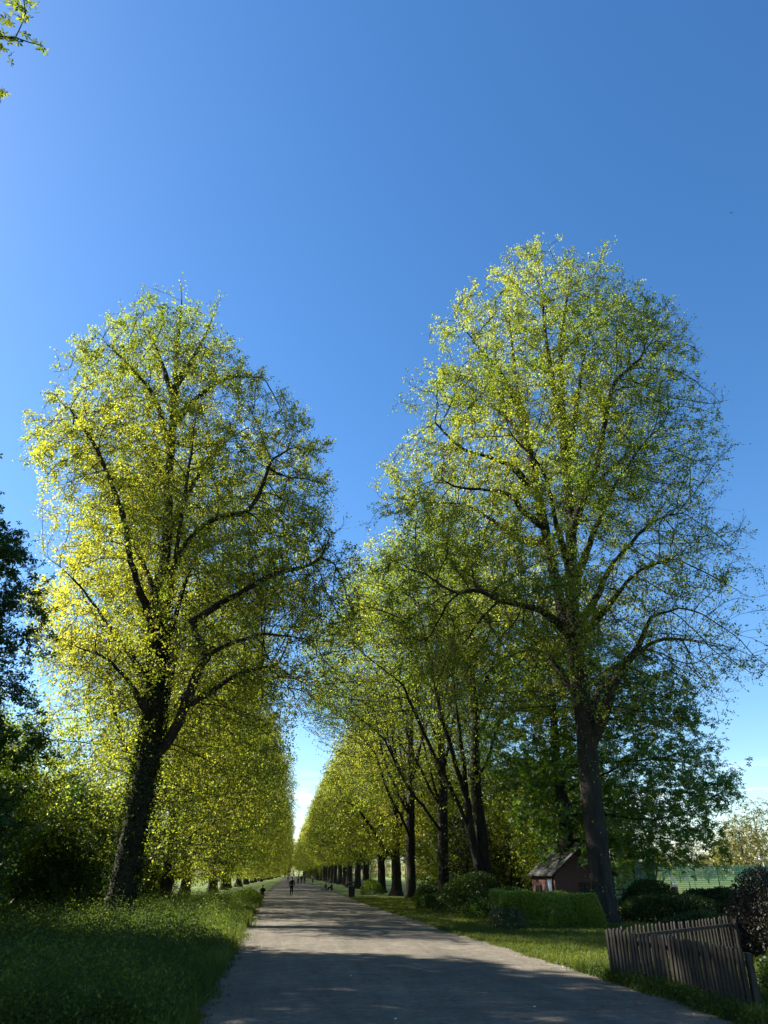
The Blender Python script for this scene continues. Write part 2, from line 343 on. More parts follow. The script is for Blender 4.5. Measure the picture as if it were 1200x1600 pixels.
def envelope(rows, R, n, shell=.34, clumps=90, sig=(1.2, 1.2, .7), mix=.7):
    """rows: (z, x_left, x_right, y_centre, y_half, weight) -> attractor points"""
    rows = sorted(rows); Z = np.array([r[0] for r in rows]); A = np.array([[r[1], r[2], r[3], r[4], r[5]] for r in rows], float)
    zz = np.linspace(Z[0], Z[-1], 200); I = np.stack([np.interp(zz, Z, A[:, k]) for k in range(5)], 1)
    wgt = np.maximum(I[:, 1]-I[:, 0], .1)*I[:, 3]*I[:, 4]; wgt = np.cumsum(wgt)/wgt.sum()
    bp = R.uniform(0, 6.28, 8)
    def bump(th, z): return .88+.09*np.sin(2*th+z*.55+bp[0])+.08*np.sin(3*th-z*.9+bp[1])+.07*np.sin(5*th+z*1.7+bp[2])+.06*np.sin(z*1.5+bp[3])
    def samp(m, sh):
        k = np.minimum(np.searchsorted(wgt, R.random(m)), 199); z = zz[k]+R.uniform(-.5, .5, m)*(zz[1]-zz[0]); th = R.uniform(0, 2*np.pi, m); rr = R.random(m)**sh
        rr = rr*bump(th, z)*1.03; q = I[k]; cx = (q[:, 0]+q[:, 1])/2; hx = (q[:, 1]-q[:, 0])/2
        return np.stack([cx+hx*rr*np.cos(th), q[:, 2]+q[:, 3]*rr*np.sin(th), z], 1)
    def inside(X):
        q = np.stack([np.interp(X[:, 2], zz, I[:, k]) for k in range(5)], 1); cx = (q[:, 0]+q[:, 1])/2; hx = np.maximum((q[:, 1]-q[:, 0])/2, .01)
        return (((X[:, 0]-cx)/hx)**2+((X[:, 1]-q[:, 2])/np.maximum(q[:, 3], .01))**2 < 1.22) & (X[:, 2] > Z[0]) & (X[:, 2] < Z[-1]+.2)
    c = samp(clumps, shell*.8); X = c[R.integers(0, clumps, int(n*mix*1.25))]+R.normal(0, 1, (int(n*mix*1.25), 3))*np.array(sig)
    X = X[inside(X)][:int(n*mix)]; U = samp(n-len(X), shell+.08); return np.vstack([X, U])
def twigs(s, R, thr, per, length, jit=.7, upb=.15):
    idx = np.where((s.r < thr) & (s.par >= 0))[0]; idx = np.repeat(idx, per); idx = idx[R.random(len(idx)) < .93]
    base = s.P[idx]+(s.P[s.par[idx]]-s.P[idx])*R.random((len(idx), 1))
    d = nrm(nrm(s.P[idx]-s.P[s.par[idx]])+R.normal(0, jit, (len(idx), 3))+np.array([0, 0, upb])); ln = length*R.uniform(.5, 1.2, (len(idx), 1))
    mid = base+d*ln*.5+R.normal(0, .03, base.shape); end = base+d*ln+np.array([0, 0, -.05])*ln+R.normal(0, .05, base.shape); return base, mid, end
def twig_tubes(B, Md, E, r=.006):
    def seg(a, b, r0, r1):
        d = nrm(b-a); u = nrm(np.cross(d, np.array([.3, .5, .81]))); v = np.cross(d, u); th = np.arange(3)*2*np.pi/3
        q = np.cos(th)[None, :, None]*u[:, None]+np.sin(th)[None, :, None]*v[:, None]
        V = np.concatenate([a[:, None]+q*r0, b[:, None]+q*r1], 1).reshape(-1, 3); o = np.arange(len(a))[:, None]*6; k = np.arange(3); k2 = (k+1) % 3
        return V, np.stack([o+k, o+k2, o+3+k2, o+3+k], 2).reshape(-1, 4)
    V1, F1 = seg(B, Md, r, r*.7); V2, F2 = seg(Md, E, r*.7, r*.4); return np.vstack([V1, V2]), np.vstack([F1, F2+len(V1)])
def clump_tint(C, R, origin=0.5, amp=.28, sc_=2.6, noise=.16):
    """tint that varies in soft clumps through the crown"""
    ph = R.uniform(0, 6, 6); k = R.normal(0, 1, (6, 3))/sc_; t = sum(np.sin(C@k[i]+ph[i]) for i in range(6))/6*1.6
    return np.clip(origin+amp*t+R.normal(0, noise, len(C)), 0, 1)
def gaps(C, seed, lam=1.7, lo=.12):
    """share of leaves kept: bare pockets between leafy sprays"""
    Q = np.random.default_rng(seed); k = nrm(Q.normal(0, 1, (10, 3)))*Q.uniform(.7, 1.6, (10, 1))*np.array([1, 1, 1.5])*2*math.pi/lam/2; ph = Q.uniform(0, 6.28, 10)
    n_ = sum(np.sin(C@k[i]+ph[i]) for i in range(10))/2.3; return np.clip(.62+.62*n_, lo, 1)
def build_tree(root, s, R, leafmat, barkmat, rbase, rtip=.010, thr=.03, per=2, tl=.8, lpt=5, lsize=.12, kind='quad', flare=.7, tint0=.5, droop=.25, dens=None, twr=.006, extra=None, up=.35, spread=.10, tintf=None, keep=None):
    s.radii(rbase, rtip); V, Fq = skel_mesh(s, flare); B, Md, E = twigs(s, R, thr, per, tl)
    if dens is not None:
        k = R.random(len(B)) < dens(B); B, Md, E = B[k], Md[k], E[k]
    V2, F2 = twig_tubes(B, Md, E, twr)
    link('trunk', fast_mesh('trunk', np.vstack([V, V2]), [Fq, F2+len(V)], barkmat, None, True), root)
    t = R.random((len(B), lpt, 1))**.5; C = np.where(t < .5, B[:, None]+(Md-B)[:, None]*t*2, Md[:, None]+(E-Md)[:, None]*(t*2-1))
    C = (C+R.normal(0, spread, C.shape)).reshape(-1, 3)
    kv = R.normal(0, 1, (9, 3))*1.5; ph = R.uniform(0, 6.28, 9); base_n = np.stack([sum(np.sin(C@kv[3*j+i]+ph[3*j+i]) for i in range(3)) for j in range(3)], 1)*.75
    NN = base_n+R.normal(0, .42, C.shape); NN[:, 2] += up+.5       # leaves of one spray lie much the same way
    if keep is not None: q = R.random(len(C)) < keep(C); C = C[q]; NN = NN[q]
    if extra is not None: C = np.vstack([C, extra])
    sz = lsize*R.uniform(.6, 1.25, len(C))
    tn = clump_tint(C, R, tint0) if tintf is None else tintf(C)
    if kind == 'quad': LV, LF = leaf_quads(C, sz, R, up=up, droop=droop, nn=NN)
    else: LV, LF = ragged(C, sz, R); tn = np.repeat(tn, 5)
    link('crown', fast_mesh('crown', LV, [LF], leafmat, tn), root)
    print(root.name, 'nodes', len(s.P), 'twigs', len(B), 'leaves', len(C)); return s
def loc_pts(pts, Y, base):
    return [at_y(p[0], p[1], Y+(p[2] if len(p) > 2 else 0))-base for p in pts]

# ------------------------------------------------------------------ ground, path
def sheet(name, xs, ys, z, mat, hf=None):
    X, Y = np.meshgrid(xs, ys); Z = np.full(X.shape, z) if hf is None else hf(X, Y)+z
    V = np.stack([X, Y, Z], 2).reshape(-1, 3); nx = len(xs); i = np.arange(len(ys)-1)[:, None]*nx+np.arange(nx-1)[None]
    Fq = np.stack([i, i+1, i+nx+1, i+nx], 2).reshape(-1, 4); return tagp(link(name, fast_mesh(name, V, [Fq], mat, None, True)), kind='structure')
sheet('ground', np.array([-3000, -400, -60, 0, 60, 400, 3000.]), np.array([-3000, -200, 0, 100, 400, 3000.]), 0, M['ground'])
EL = [(-20, -1.3), (13, -1.25), (26, -1.55), (45, -2.0), (80, -2.45), (180, -2.5), (700, -2.6)]
ER = [(-20, 7.6), (9, 7.3), (13, 6.95), (17.6, 6.9), (27.5, 6.65), (41, 6.1), (68, 5.6), (121, 4.5), (180, 4.1), (700, 4.0)]
ys = np.concatenate([np.arange(-10, 60, .25), np.arange(60, 160, 1.), np.arange(160, 701, 10.)])
def edge(T, ys, amp):
    x = np.interp(ys, [t[0] for t in T], [t[1] for t in T]); R = np.random.default_rng(len(T)); n = R.normal(0, 1, len(ys)); n = np.convolve(n, np.hanning(7)/3, 'same'); n2 = np.convolve(R.normal(0, 1, len(ys)), np.hanning(41)/8, 'same')
    return x+amp*(n*.6+n2)
def strip(name, l, r, z, mat, crown=0):
    cols = np.linspace(0, 1, 9); V = np.stack([(l[:, None]*(1-cols)+r[:, None]*cols), np.repeat(ys[:, None], 9, 1), z+crown*(1-(2*cols-1)**2)[None]+0*l[:, None]], 2).reshape(-1, 3)
    i = np.arange(len(ys)-1)[:, None]*9+np.arange(8)[None]; Fq = np.stack([i, i+1, i+10, i+9], 2).reshape(-1, 4)
    return tagp(link(name, fast_mesh(name, V, [Fq], mat, None, True)), kind='structure')
el, er = edge(EL, ys, .13), edge(ER, ys, .15)
strip('verge', el-.38+0*el, er+.5, .006, M['verge'])
strip('path', el, er, .012, M['path'], .05)
fo = sheet('field', np.linspace(14, 900, 40), np.linspace(66, 900, 40), .006, M['field'])

# ------------------------------------------------------------------ hero tree on the left
def outline_rows(rows, Y, base, dyh=1.0, wf=None, shrink=1.0):
    o = []
    for r in rows:
        py, a, b = r[:3]; p, q = at_y(a, py, Y)-base, at_y(b, py, Y)-base; hw = (q[0]-p[0])/2; c = (p[0]+q[0])/2
        o.append((p[2], c-hw*shrink, c+hw*shrink, (r[4] if len(r) > 4 else 0), hw*dyh, r[3] if len(r) > 3 else 1)); 
    return o
R = np.random.default_rng(21)
bL = np.array([-7.75, 37.6, 0.]); YL = 37.6
tL = empty('lime_tree', bL, 'tall lime tree with dark ivy-clad leaning trunk, nearest on the left of the path', 'tree', 'lime trees lining the left side of the path')
s = Skel(R); T = lambda pts: loc_pts(pts, YL, bL)
trunk = T([(190, 1380), (203, 1320), (218, 1250), (230, 1190), (240, 1130), (246, 1060), (250, 980), (256, 900), (262, 820), (264, 740), (272, 640), (276, 560), (284, 480), (282, 440)])
s.limb([np.array([-.05, 0, -.1]), np.array([.05, 0, .6])]+trunk, r0=.48)
for l in [
    [(240, 1185), (268, 1150, -.3), (292, 1095, -1), (315, 1040, -1.5), (350, 1010, -2.2), (410, 990, -3), (470, 985, -3.5)],
    [(245, 1100), (215, 1040, .5), (185, 1000, 1), (150, 950, 1.5), (110, 900, 2), (70, 868, 2.2), (42, 846, 2.5)],
    [(243, 1140), (205, 1070, -1), (165, 1030, -2), (120, 1010, -2.6), (80, 1000, -3)],
    [(254, 960), (232, 900, 1), (213, 860, 1.6), (196, 815, 2), (165, 775, 3), (130, 735, 4)],
    [(250, 1000), (225, 940, -1.5), (205, 880, -3), (190, 800, -4), (150, 700, -4.6), (110, 640, -5), (70, 620, -5)],
    [(262, 780), (240, 720, 1), (200, 670, 1.5), (160, 640, 2), (120, 620, 2.2), (70, 600, 2)],
    [(266, 700), (240, 620, -1), (200, 570, -1.6), (160, 530, -2), (125, 520, -2)],
    [(300, 970, -1.5), (345, 942, -2), (385, 920, -2.6), (425, 897, -3), (470, 886, -3.4), (500, 872, -3.6), (515, 840, -3.8), (540, 800, -4)],
    [(256, 920), (285, 860, -1), (315, 822, -1.5), (350, 806, -2), (385, 800, -2.3), (405, 770, -2.6), (425, 720, -3), (480, 690, -3)],
    [(262, 830), (300, 760, 1.5), (340, 700, 2.6), (400, 660, 3.2), (460, 640, 3.4)],
    [(270, 660), (310, 620, -1), (360, 590, -1.6), (410, 590, -2), (455, 600, -2)],
    [(276, 600), (310, 545, 1), (335, 490, 1.4), (345, 460, 1.5)],
    [(274, 630), (250, 560, 1.2), (225, 500, 1.6), (225, 455, 1.6)],
    [(250, 1020), (275, 960, 2), (300, 880, 4), (340, 800, 5), (370, 720, 5.5)],
    [(250, 1000), (240, 930, 3), (215, 850, 5), (200, 760, 6), (180, 690, 6)],
    [(252, 980), (270, 900, -3), (285, 800, -4.5), (300, 700, -5), (320, 620, -5)],
    [(292, 1100, -1), (330, 1080, 1), (380, 1050, 2.5), (430, 1040, 3.5), (470, 1010, 4)],
]: s.limb(T(l)[:-1] if len(l) > 4 else T(l), r0=.24)
rows = [(446, 245, 315), (480, 190, 352), (525, 150, 372), (580, 108, 415), (640, 72, 468), (700, 58, 508), (760, 65, 520), (830, 60, 550), (900, 60, 560), (970, 60, 565), (1050, 80, 545, 1), (1110, 110, 480, 1), (1180, 140, 410, .6), (1225, 190, 370, .35)]
A = envelope(outline_rows(rows, YL, bL, .8, shrink=.97), R, 13500, clumps=150, sig=(1.15, 1.15, .55), mix=.90)
s.grow(A, .38, 6, .5, jit=.14, zmin=6)
# ivy and shoots on the trunk
def bark_leaves(pts, R, n, r0, r1, spread=.12):
    C = catmull(pts, .3); k = R.integers(0, len(C), n); th = R.uniform(0, 2*np.pi, n); rr = r0+(r1-r0)*k/len(C)+np.abs(R.normal(0, spread, n))
    return C[k]+np.stack([np.cos(th)*rr, np.sin(th)*rr, R.uniform(-.3, .3, n)], 1)
build_tree(tL, s, R, M['lime'], M['bark2'], .50, .0115, .034, 3, .75, 17, .118, tint0=.57, twr=.0055, spread=.085, keep=lambda C: np.clip(.62+.045*(C[:, 2]-14)-.01*(C[:, 0]), .5, 1)*gaps(C, 3))
iv = bark_leaves([np.array([0, 0, .0])]+trunk[:8], R, 11000, .60, .36, .16); LV, LF = leaf_quads(iv, .125*R.uniform(.6, 1.3, len(iv)), R, up=0, droop=.4)
link('ivy', fast_mesh('ivy', LV, [LF], M['ivy'], R.random(len(iv))), tL)

# ------------------------------------------------------------------ hero tree on the right
R = np.random.default_rng(33)
bR = np.array([14.5, 36.4, 0.]); YR = 36.4
tR = empty('lime_tree', bR, 'tallest lime tree with a thick grey trunk and broad lit crown beside the picket fence', 'tree', 'lime trees lining the right side of the path')
s = Skel(R); T = lambda pts: loc_pts(pts, YR, bR)
tr = T([(940, 1390), (934, 1330), (926, 1260), (920, 1190), (914, 1130), (904, 1060), (896, 980), (893, 900), (892, 830), (887, 760), (881, 690), (878, 610), (876, 540), (885, 470), (898, 405)])
s.limb([np.array([0, 0, -.1]), np.array([-.02, 0, .5])]+tr, r0=.50)
for l in [
    [(900, 1030), (880, 960, 1), (866, 900, 1.5), (852, 830, 1.7), (838, 760, 2), (824, 690, 2), (810, 620, 2), (800, 540, 2), (792, 460, 2), (790, 400, 2)],
    [(918, 1170), (942, 1120, -.6), (958, 1070, -1), (980, 1035, -1.4), (1003, 1000, -1.8), (1018, 965, -2), (1060, 950, -2.5), (1120, 945, -3)],
    [(910, 1100), (885, 1065, .6), (862, 1030, 1), (838, 985, 1.4), (828, 940, 1.6), (800, 900, 2)],
    [(897, 1000), (855, 960, -1.5), (815, 945, -2.2), (780, 938, -2.8), (748, 922, -3.2), (705, 925, -3.6), (670, 900, -4), (640, 890, -4.2), (610, 885, -4.4)],
    [(896, 990), (930, 935, 1), (955, 885, 1.5), (985, 850, 2), (1020, 815, 2.4), (1070, 800, 2.6), (1110, 780, 3)],
    [(850, 822, 1.7), (818, 800, 0), (795, 772, -.8), (760, 765, -1.4), (720, 762, -1.8), (690, 750, -2), (640, 740, -2.4)],
    [(856, 850, 1.5), (810, 840, 3), (765, 810, 4), (725, 790, 4.5), (680, 785, 5), (630, 785, 5), (590, 760, 5)],
    [(838, 770, 2), (800, 730, .5), (765, 715, -.6), (720, 700, -1), (680, 660, -1.2), (650, 620, -1.5)],
    [(822, 690, 2), (790, 650, 3), (750, 620, 3.5), (710, 580, 4), (680, 530, 4)],
    [(812, 640, 2), (780, 580, .5), (745, 540, -.4), (715, 500, -1)],
    [(892, 830), (915, 770, -1), (935, 720, -1.5), (945, 660, -2), (960, 600, -2.4), (1000, 560, -2.6), (1050, 530, -3)],
    [(890, 800), (925, 760, 1.5), (975, 715, 2.5), (1010, 690, 3), (1070, 680, 3.4)],
    [(884, 720), (900, 640, 1), (912, 560, 1.4), (930, 480, 1.6), (945, 405, 1.6)],
    [(880, 660), (860, 580, -1.5), (850, 500, -2), (845, 430, -2.2), (845, 390, -2.2)],
    [(893, 900), (870, 820, -3), (850, 740, -4.5), (800, 680, -5.5), (740, 640, -6)],
    [(894, 920), (925, 840, -3), (960, 760, -4.5), (1000, 700, -5)],
    [(893, 880), (900, 800, 3), (930, 700, 5), (960, 640, 6)],
    [(914, 1125), (945, 1070, 1), (985, 1030, 2), (1030, 1000, 2.5), (1080, 1000, 2.8), (1140, 1010, 3)],
    [(896, 1000), (940, 960, -2), (990, 900, -3.5), (1050, 870, -4.2), (1120, 870, -4.5)],
]: s.limb(T(l)[:-1] if len(l) > 4 else T(l), r0=.34 if l[-1][0] in (790, 1120) and l[0][1] in (1030, 1170) else .28)
rows = [(402, 800, 890), (428, 745, 965), (475, 708, 980), (530, 668, 1045), (595, 645, 1075), (650, 630, 1090), (705, 605, 1100), (770, 580, 1125), (840, 580, 1160), (910, 590, 1180), (980, 620, 1190), (1050, 660, 1185), (1100, 700, 1150, .8), (1160, 780, 1080, .4), (1220, 840, 1010, .15)]
A = envelope(outline_rows(rows, YR, bR, .75, shrink=.97), R, 16500, clumps=180, sig=(1.2, 1.2, .6), mix=.90)
s.grow(A, .40, 6, .52, jit=.14, zmin=7)
def densR(B):   # sparser, later in leaf on the right-hand side
    x = B[:, 0]; return np.clip(.95-.035*np.maximum(x-0, 0)-.04*np.maximum(15-B[:, 2], 0), .22, 1)
build_tree(tR, s, R, M['lime'], M['bark2'], .52, .0115, .034, 3, .8, 18, .118, tint0=.64, dens=densR, twr=.0055, spread=.085, keep=lambda C: np.clip(.74+.03*(C[:, 2]-16)-.04*C[:, 0], .34, 1)*gaps(C, 4))
iv = bark_leaves([np.array([0, 0, .0])]+tr[:7], R, 900, .62, .45, .2); iv = iv[(iv[:, 2] > 6) | (iv[:, 2] < 1.6) | (R.random(len(iv)) < .35)]; LV, LF = leaf_quads(iv, .11*R.uniform(.6, 1.3, len(iv)), R, up=0, droop=.4)
link('leaves', fast_mesh('leaves', LV, [LF], M['hedge'], R.random(len(iv))), tR)

# ------------------------------------------------------------------ row trees (a few grown, then copied)
def row_tree(name, loc, label, group, seed, prof, n, limbs, rbase=.42, H=29, leafmat=None, tint0=.6, lsize=.15, per=2, lpt=5, stems=1, mix=.7, dens=None, step=.5):
    n = int(n*2.6); R = np.random.default_rng(seed); root = empty(name, loc, label, 'tree', group); s = Skel(R)
    lean = R.normal(0, .4, 2)
    s.limb([np.array([0, 0, -.1]), np.array([.05, 0, 2.])]+[np.array([lean[0]*z/H+R.normal(0, .12), lean[1]*z/H+R.normal(0, .12), z]) for z in np.linspace(4, H-1.5, 7)], .5, r0=rbase*.92)
    for l in limbs: s.limb([np.array(p, float) for p in l], .5, r0=.11 if len(l) < 6 else .3)
    A = envelope([(z, cx-hw, cx+hw, 0, hw*.95, wt) for z, cx, hw, wt in prof], R, n, clumps=int(n/110), mix=.90, sig=(1.25, 1.25, .8))
    s.grow(A, step, 6, step*1.35, jit=.14, zmin=1.5)
    build_tree(root, s, R, leafmat or M['lime2'], M['bark2'], rbase, .010, .032, 3, .95, lpt+3, lsize*1.12, tint0=tint0, twr=.0065, spread=.13, dens=dens, keep=lambda C: gaps(C, seed, 2.4, .2))
    return root
GL, GR = 'lime trees lining the left side of the path', 'lime trees lining the right side of the path'
up_limbs = lambda R, zs, reach, n: [[(0, 0, z), (math.cos(a)*reach*.22, math.sin(a)*reach*.22, z+1.6), (math.cos(a)*reach*.55, math.sin(a)*reach*.55, z+5), (math.cos(a)*reach*.8, math.sin(a)*reach*.8, z+10)] for z, a in zip(np.linspace(*zs, n), R.uniform(0, 6.28, n))]
profL = [(1.2, 0, 3.5, .35), (3, 0, 6, 1), (7, 0, 7.6, 1), (13, 0, 8.4, 1), (18, 0, 7.8, 1), (23, 0, 5.6, 1), (28, 0, 2, 1)]
profR = [(3.2, 0, 3.6, .3), (5, 0, 6.4, .6), (9, 0, 7.4, .9), (13, 0, 6.6, 1), (17, 0, 5.2, 1), (21, 0, 3.8, 1), (25, 0, 1.4, 1)]
profN = [(6, 0, 4.0, .2), (10, -.5, 6.8, .5), (14, -1.6, 9.2, .9), (19, -1.8, 10.2, 1), (24, -1.0, 9.4, 1), (28, -.3, 7.6, 1), (32, 0, 4.6, 1), (35, 0, 1.8, 1)]
profM = [(6, 0, 4.0, .2), (10, -.5, 6.5, .5), (14, -1.8, 9.6, .9), (18, -1.6, 9.6, 1), (22, -.8, 8.0, 1), (26, 0, 6.0, 1), (30.5, 0, 2.2, 1)]
rr_ = np.random.default_rng(5)
ord_ = ['second', 'third', 'fourth', 'fifth', 'sixth', 'seventh', 'eighth', 'ninth', 'tenth', 'eleventh', 'twelfth', 'thirteenth', 'fourteenth', 'fifteenth', 'sixteenth', 'seventeenth', 'eighteenth', 'nineteenth', 'twentieth']
profA = [(1.2, 0, 3.5, .35), (3, .4, 6.6, 1), (7, .6, 8.2, 1), (13, .3, 8.4, 1), (18, 1.0, 9.6, 1), (23, 1.2, 9.2, 1), (28, .5, 6, 1), (32, 0, 2.4, 1)]
va = row_tree('lime_tree', (-9.5, 50, 0), 'leafy lime tree standing directly behind the ivy-clad leaning lime, second of the left row', GL, 41, profA, 3600, up_limbs(rr_, (3, 16), 5, 8), H=32)
v0 = row_tree('lime_tree', (-9.6, 75, 0), 'leafy lime tree, fourth of the left row, its lowest boughs brushing the undergrowth', GL, 47, profL, 3000, up_limbs(rr_, (3, 16), 5, 8), H=28)
vb = row_tree('lime_tree', (-9.4, 62.5, 0), 'lime tree with foliage hanging to the undergrowth, third of the left row', GL, 42, profL, 3000, up_limbs(rr_, (2.5, 15), 5.5, 9), H=28, tint0=.68)
# right row, near, open and upright with big trunks
vc = row_tree('lime_tree', (12.6, 51.2, 0), 'twin-stemmed dark lime tree rising behind the dark shrubs, second of the right row', GR, 43, profM,
    3300, [[(0, 0, 1.2), (-.5, -.3, 2.6), (-.95, -.3, 6), (-1.3, -.2, 11), (-1.7, 0, 17), (-2, 0, 26)]] + [[(-.9, -.3, 6), (-1.9, -1, 9), (-3.0, -1.2, 13), (-4.2, -1.4, 20)], [(-.9, -.3, 4.6), (-2.2, -.5, 7.4), (-3.8, -.8, 10.4), (-5.4, -1, 14)]] + up_limbs(rr_, (8, 17), 4.5, 8), H=30, rbase=.46, tint0=.42, lsize=.13, mix=.75, dens=lambda B: np.where(B[:, 2] < 15, .5, .85))
vd = row_tree('lime_tree', (12.0, 62.5, 0), 'straight dark-trunked lime tree left of the twin-stemmed one, third of the right row', GR, 44, profN,
    3700, [[(0, 0, 7), (-.8, .3, 10), (-1.8, .6, 15), (-2.6, .8, 23)], [(0, 0, 9), (.9, -.3, 12), (1.7, -.5, 17), (2.3, -.6, 25)], [(0, 0, 5), (-1.3, -.5, 6.6), (-3.0, -.8, 8.6), (-4.8, -1.2, 12)]] + up_limbs(rr_, (7, 16), 4.5, 8), H=35, rbase=.42, tint0=.46, lsize=.135, dens=lambda B: np.where(B[:, 2] < 15, .5, .85))
ve = row_tree('lime_tree', (10.7, 81, 0), 'lime tree with a long low bough arching over the path, fifth of the right row', GR, 45, profR,
    2900, [[(0, 0, 3.3), (-1.2, -.4, 4.2), (-2.6, -.6, 6.2), (-4.6, -.8, 8.4), (-6.4, -.8, 8.8)], [(0, 0, 3), (.4, .3, 5), (.9, .4, 9), (1.2, .5, 15)]] + up_limbs(rr_, (5, 15), 4.5, 8), H=29, rbase=.46, tint0=.62)
vf = row_tree('lime_tree', (10.4, 92, 0), 'lime tree behind the bough-arching one, sixth of the right row', GR, 46, profR, 2900, up_limbs(rr_, (3, 16), 4.8, 9), H=29, tint0=.66)
copy_tree(vd, 'lime tree with leafy shoots at its trunk foot, fourth of the right row', GR, (10.9, 72.5, 0), .5, 1.0)
def far_label(side, k, y):
    if k < 18: return f'distant lime tree, {ord_[k-2]} trunk of the {side} row counted from the camera'
    return f'tiny far lime tree at the vanishing end of the {side} row'
k = 4
for i in range(37):
    y = 87.4+i*12.4; k += 1
    copy_tree([v0, vb][(i*2+i//3) % 2], far_label('left', k, y), GL, (-9.5+rr_.normal(0, .45)+min(2.0, i*.09), y+rr_.normal(0, .8), 0), rr_.uniform(0, 6.28), (lambda a, b: (a, a, b))(rr_.uniform(.80, 1.10), rr_.uniform(.78, 1.14)))
k = 6
for i in range(36):
    y = 104+i*12.2; k += 1
    copy_tree([ve, vf][(i*3+1) % 2], far_label('right', k, y), GR, (10.3+rr_.normal(0, .45)-min(1.8, i*.09), y+rr_.normal(0, .8), 0), rr_.uniform(0, 6.28), (lambda a, b: (a, a, b))(rr_.uniform(.92, 1.06), rr_.uniform(.88, 1.05)))

# ------------------------------------------------------------------ other trees
def round_tree(name, loc, label, cat, group, seed, prof, n, leafmat, rbase, H, lsize, kind='quad', per=2, lpt=4, tint0=.5, step=.48, tl=.8, bark=None, zmin=1, clumpd=26, stems=None, mix=.7, sig=(1., 1., .6), thr=.034, rtip=.011, spread=.16, flare=.5):
    n = int(n*2.4); lpt = int(lpt*1.6)+1; R = np.random.default_rng(seed); root = empty(name, loc, label, cat, group); s = Skel(R)
    s.limb([np.array([0, 0, -.1])]+[np.array([R.normal(0, .1), R.normal(0, .1), z]) for z in np.linspace(1, H*.8, 6)], step)
    for l in (stems or []): s.limb([np.array(p, float) for p in l], step)
    A = envelope([(z, cx-hw, cx+hw, 0, hw, wt) for z, cx, hw, wt in prof], R, n, clumps=max(8, int(n/clumpd)), mix=mix, sig=sig)
    s.grow(A, step, 5, step*1.35, jit=.16, zmin=zmin)
    build_tree(root, s, R, leafmat, bark or M['bark2'], rbase, rtip, thr, per, tl, lpt, lsize, kind=kind, tint0=tint0, twr=.007, spread=spread, flare=flare); return root
pc = at_y(893, 1380, 44); 
chest = round_tree('chestnut_tree', (pc[0], 44, 0), 'broad dark green horse chestnut tree behind the brick hut, its boughs drooping to the right', 'tree', None, 51,
    [(2.2, 3.4, 5.4, .5), (4, 3.4, 6.2, 1), (7, 3.2, 6.8, 1), (11, 2.6, 6.4, 1), (14.5, 1.6, 5.0, 1), (17.5, .6, 2.2, 1)], 2300, M['chestnut'], .42, 17, .25, 'palm', 3, 2, .45, .6, .9, zmin=3)
# dense tree at the left frame edge
pd = at_y(48, 1000, 24)
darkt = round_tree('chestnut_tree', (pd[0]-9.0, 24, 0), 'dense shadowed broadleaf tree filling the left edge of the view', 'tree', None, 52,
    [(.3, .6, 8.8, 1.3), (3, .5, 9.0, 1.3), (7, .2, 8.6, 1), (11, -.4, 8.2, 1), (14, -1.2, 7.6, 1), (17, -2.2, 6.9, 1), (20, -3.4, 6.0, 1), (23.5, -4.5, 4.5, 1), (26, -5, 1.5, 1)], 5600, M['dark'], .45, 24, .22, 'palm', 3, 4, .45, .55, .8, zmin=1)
R = np.random.default_rng(60)
# maple off to the left whose twigs reach in at the top corner
mpl = empty('maple_tree', (-9.5, 9.5, 0), 'maple tree beside the camera whose lit leafy twigs hang in the top left corner', 'tree')
s = Skel(R); mb = np.array([-9.5, 9.5, 0])
def tw(px, py, d): r = nrm(ray(px, py)); return np.array([0, 0, CAM_H])+r*d-mb
s.limb([np.array([0, 0, -.1]), np.array([0, 0, 3.]), np.array([.1, .1, 8]), np.array([0, 0, 13])])
s.limb([np.array([.1, 0, 6.]), tw(-160, 40, 9.2), tw(-60, 62, 8.9), tw(-10, 57, 8.8), tw(22, 60, 8.8)], .25, .01)
s.limb([tw(-100, 55, 9), tw(-60, 20, 8.8), tw(-25, -10, 8.8), tw(10, -20, 8.8), tw(35, -40, 8.8)], .25, .01)
s.limb([tw(-60, 62, 8.9), tw(-50, 110, 8.8), tw(-16, 136, 8.8)], .25, .01)
A = envelope([(4, -1, 6, 0, 4, 0), (4.2, -4.5, 4.0, 0, 5, 1), (9, -5.5, 3.4, 0, 5, 1), (13, -4, 2, 0, 4, 1), (16, -1.5, .8, 0, 1.5, 1)], R, 3500, clumps=90)
# keep the crown out of the frame except for the twigs above
W = A+mb-np.array([0, 0, CAM_H]); f = np.array([math.sin(YAW)*math.cos(PITCH), math.cos(YAW)*math.cos(PITCH), math.sin(PITCH)]); rt = np.array([math.cos(YAW), -math.sin(YAW), 0]); u_ = np.cross(rt, f)
zc = W@f; px = 600+F_PX*(W@rt)/zc; A = A[(zc < .5) | (px < -330)]
s.grow(A, .45, 4, .62, jit=.15, zmin=3)
def off_frame(B): W = B+mb-np.array([0, 0, CAM_H]); zc = W@f; return np.where((zc < .5) | (600+F_PX*(W@rt)/np.maximum(zc, .01) < -70), 1, 0)

build_tree(mpl, s, R, M['maple'], M['bark2'], .3, .008, .022, 2, .28, 4, .10, 'palm', tint0=.6, dens=off_frame)
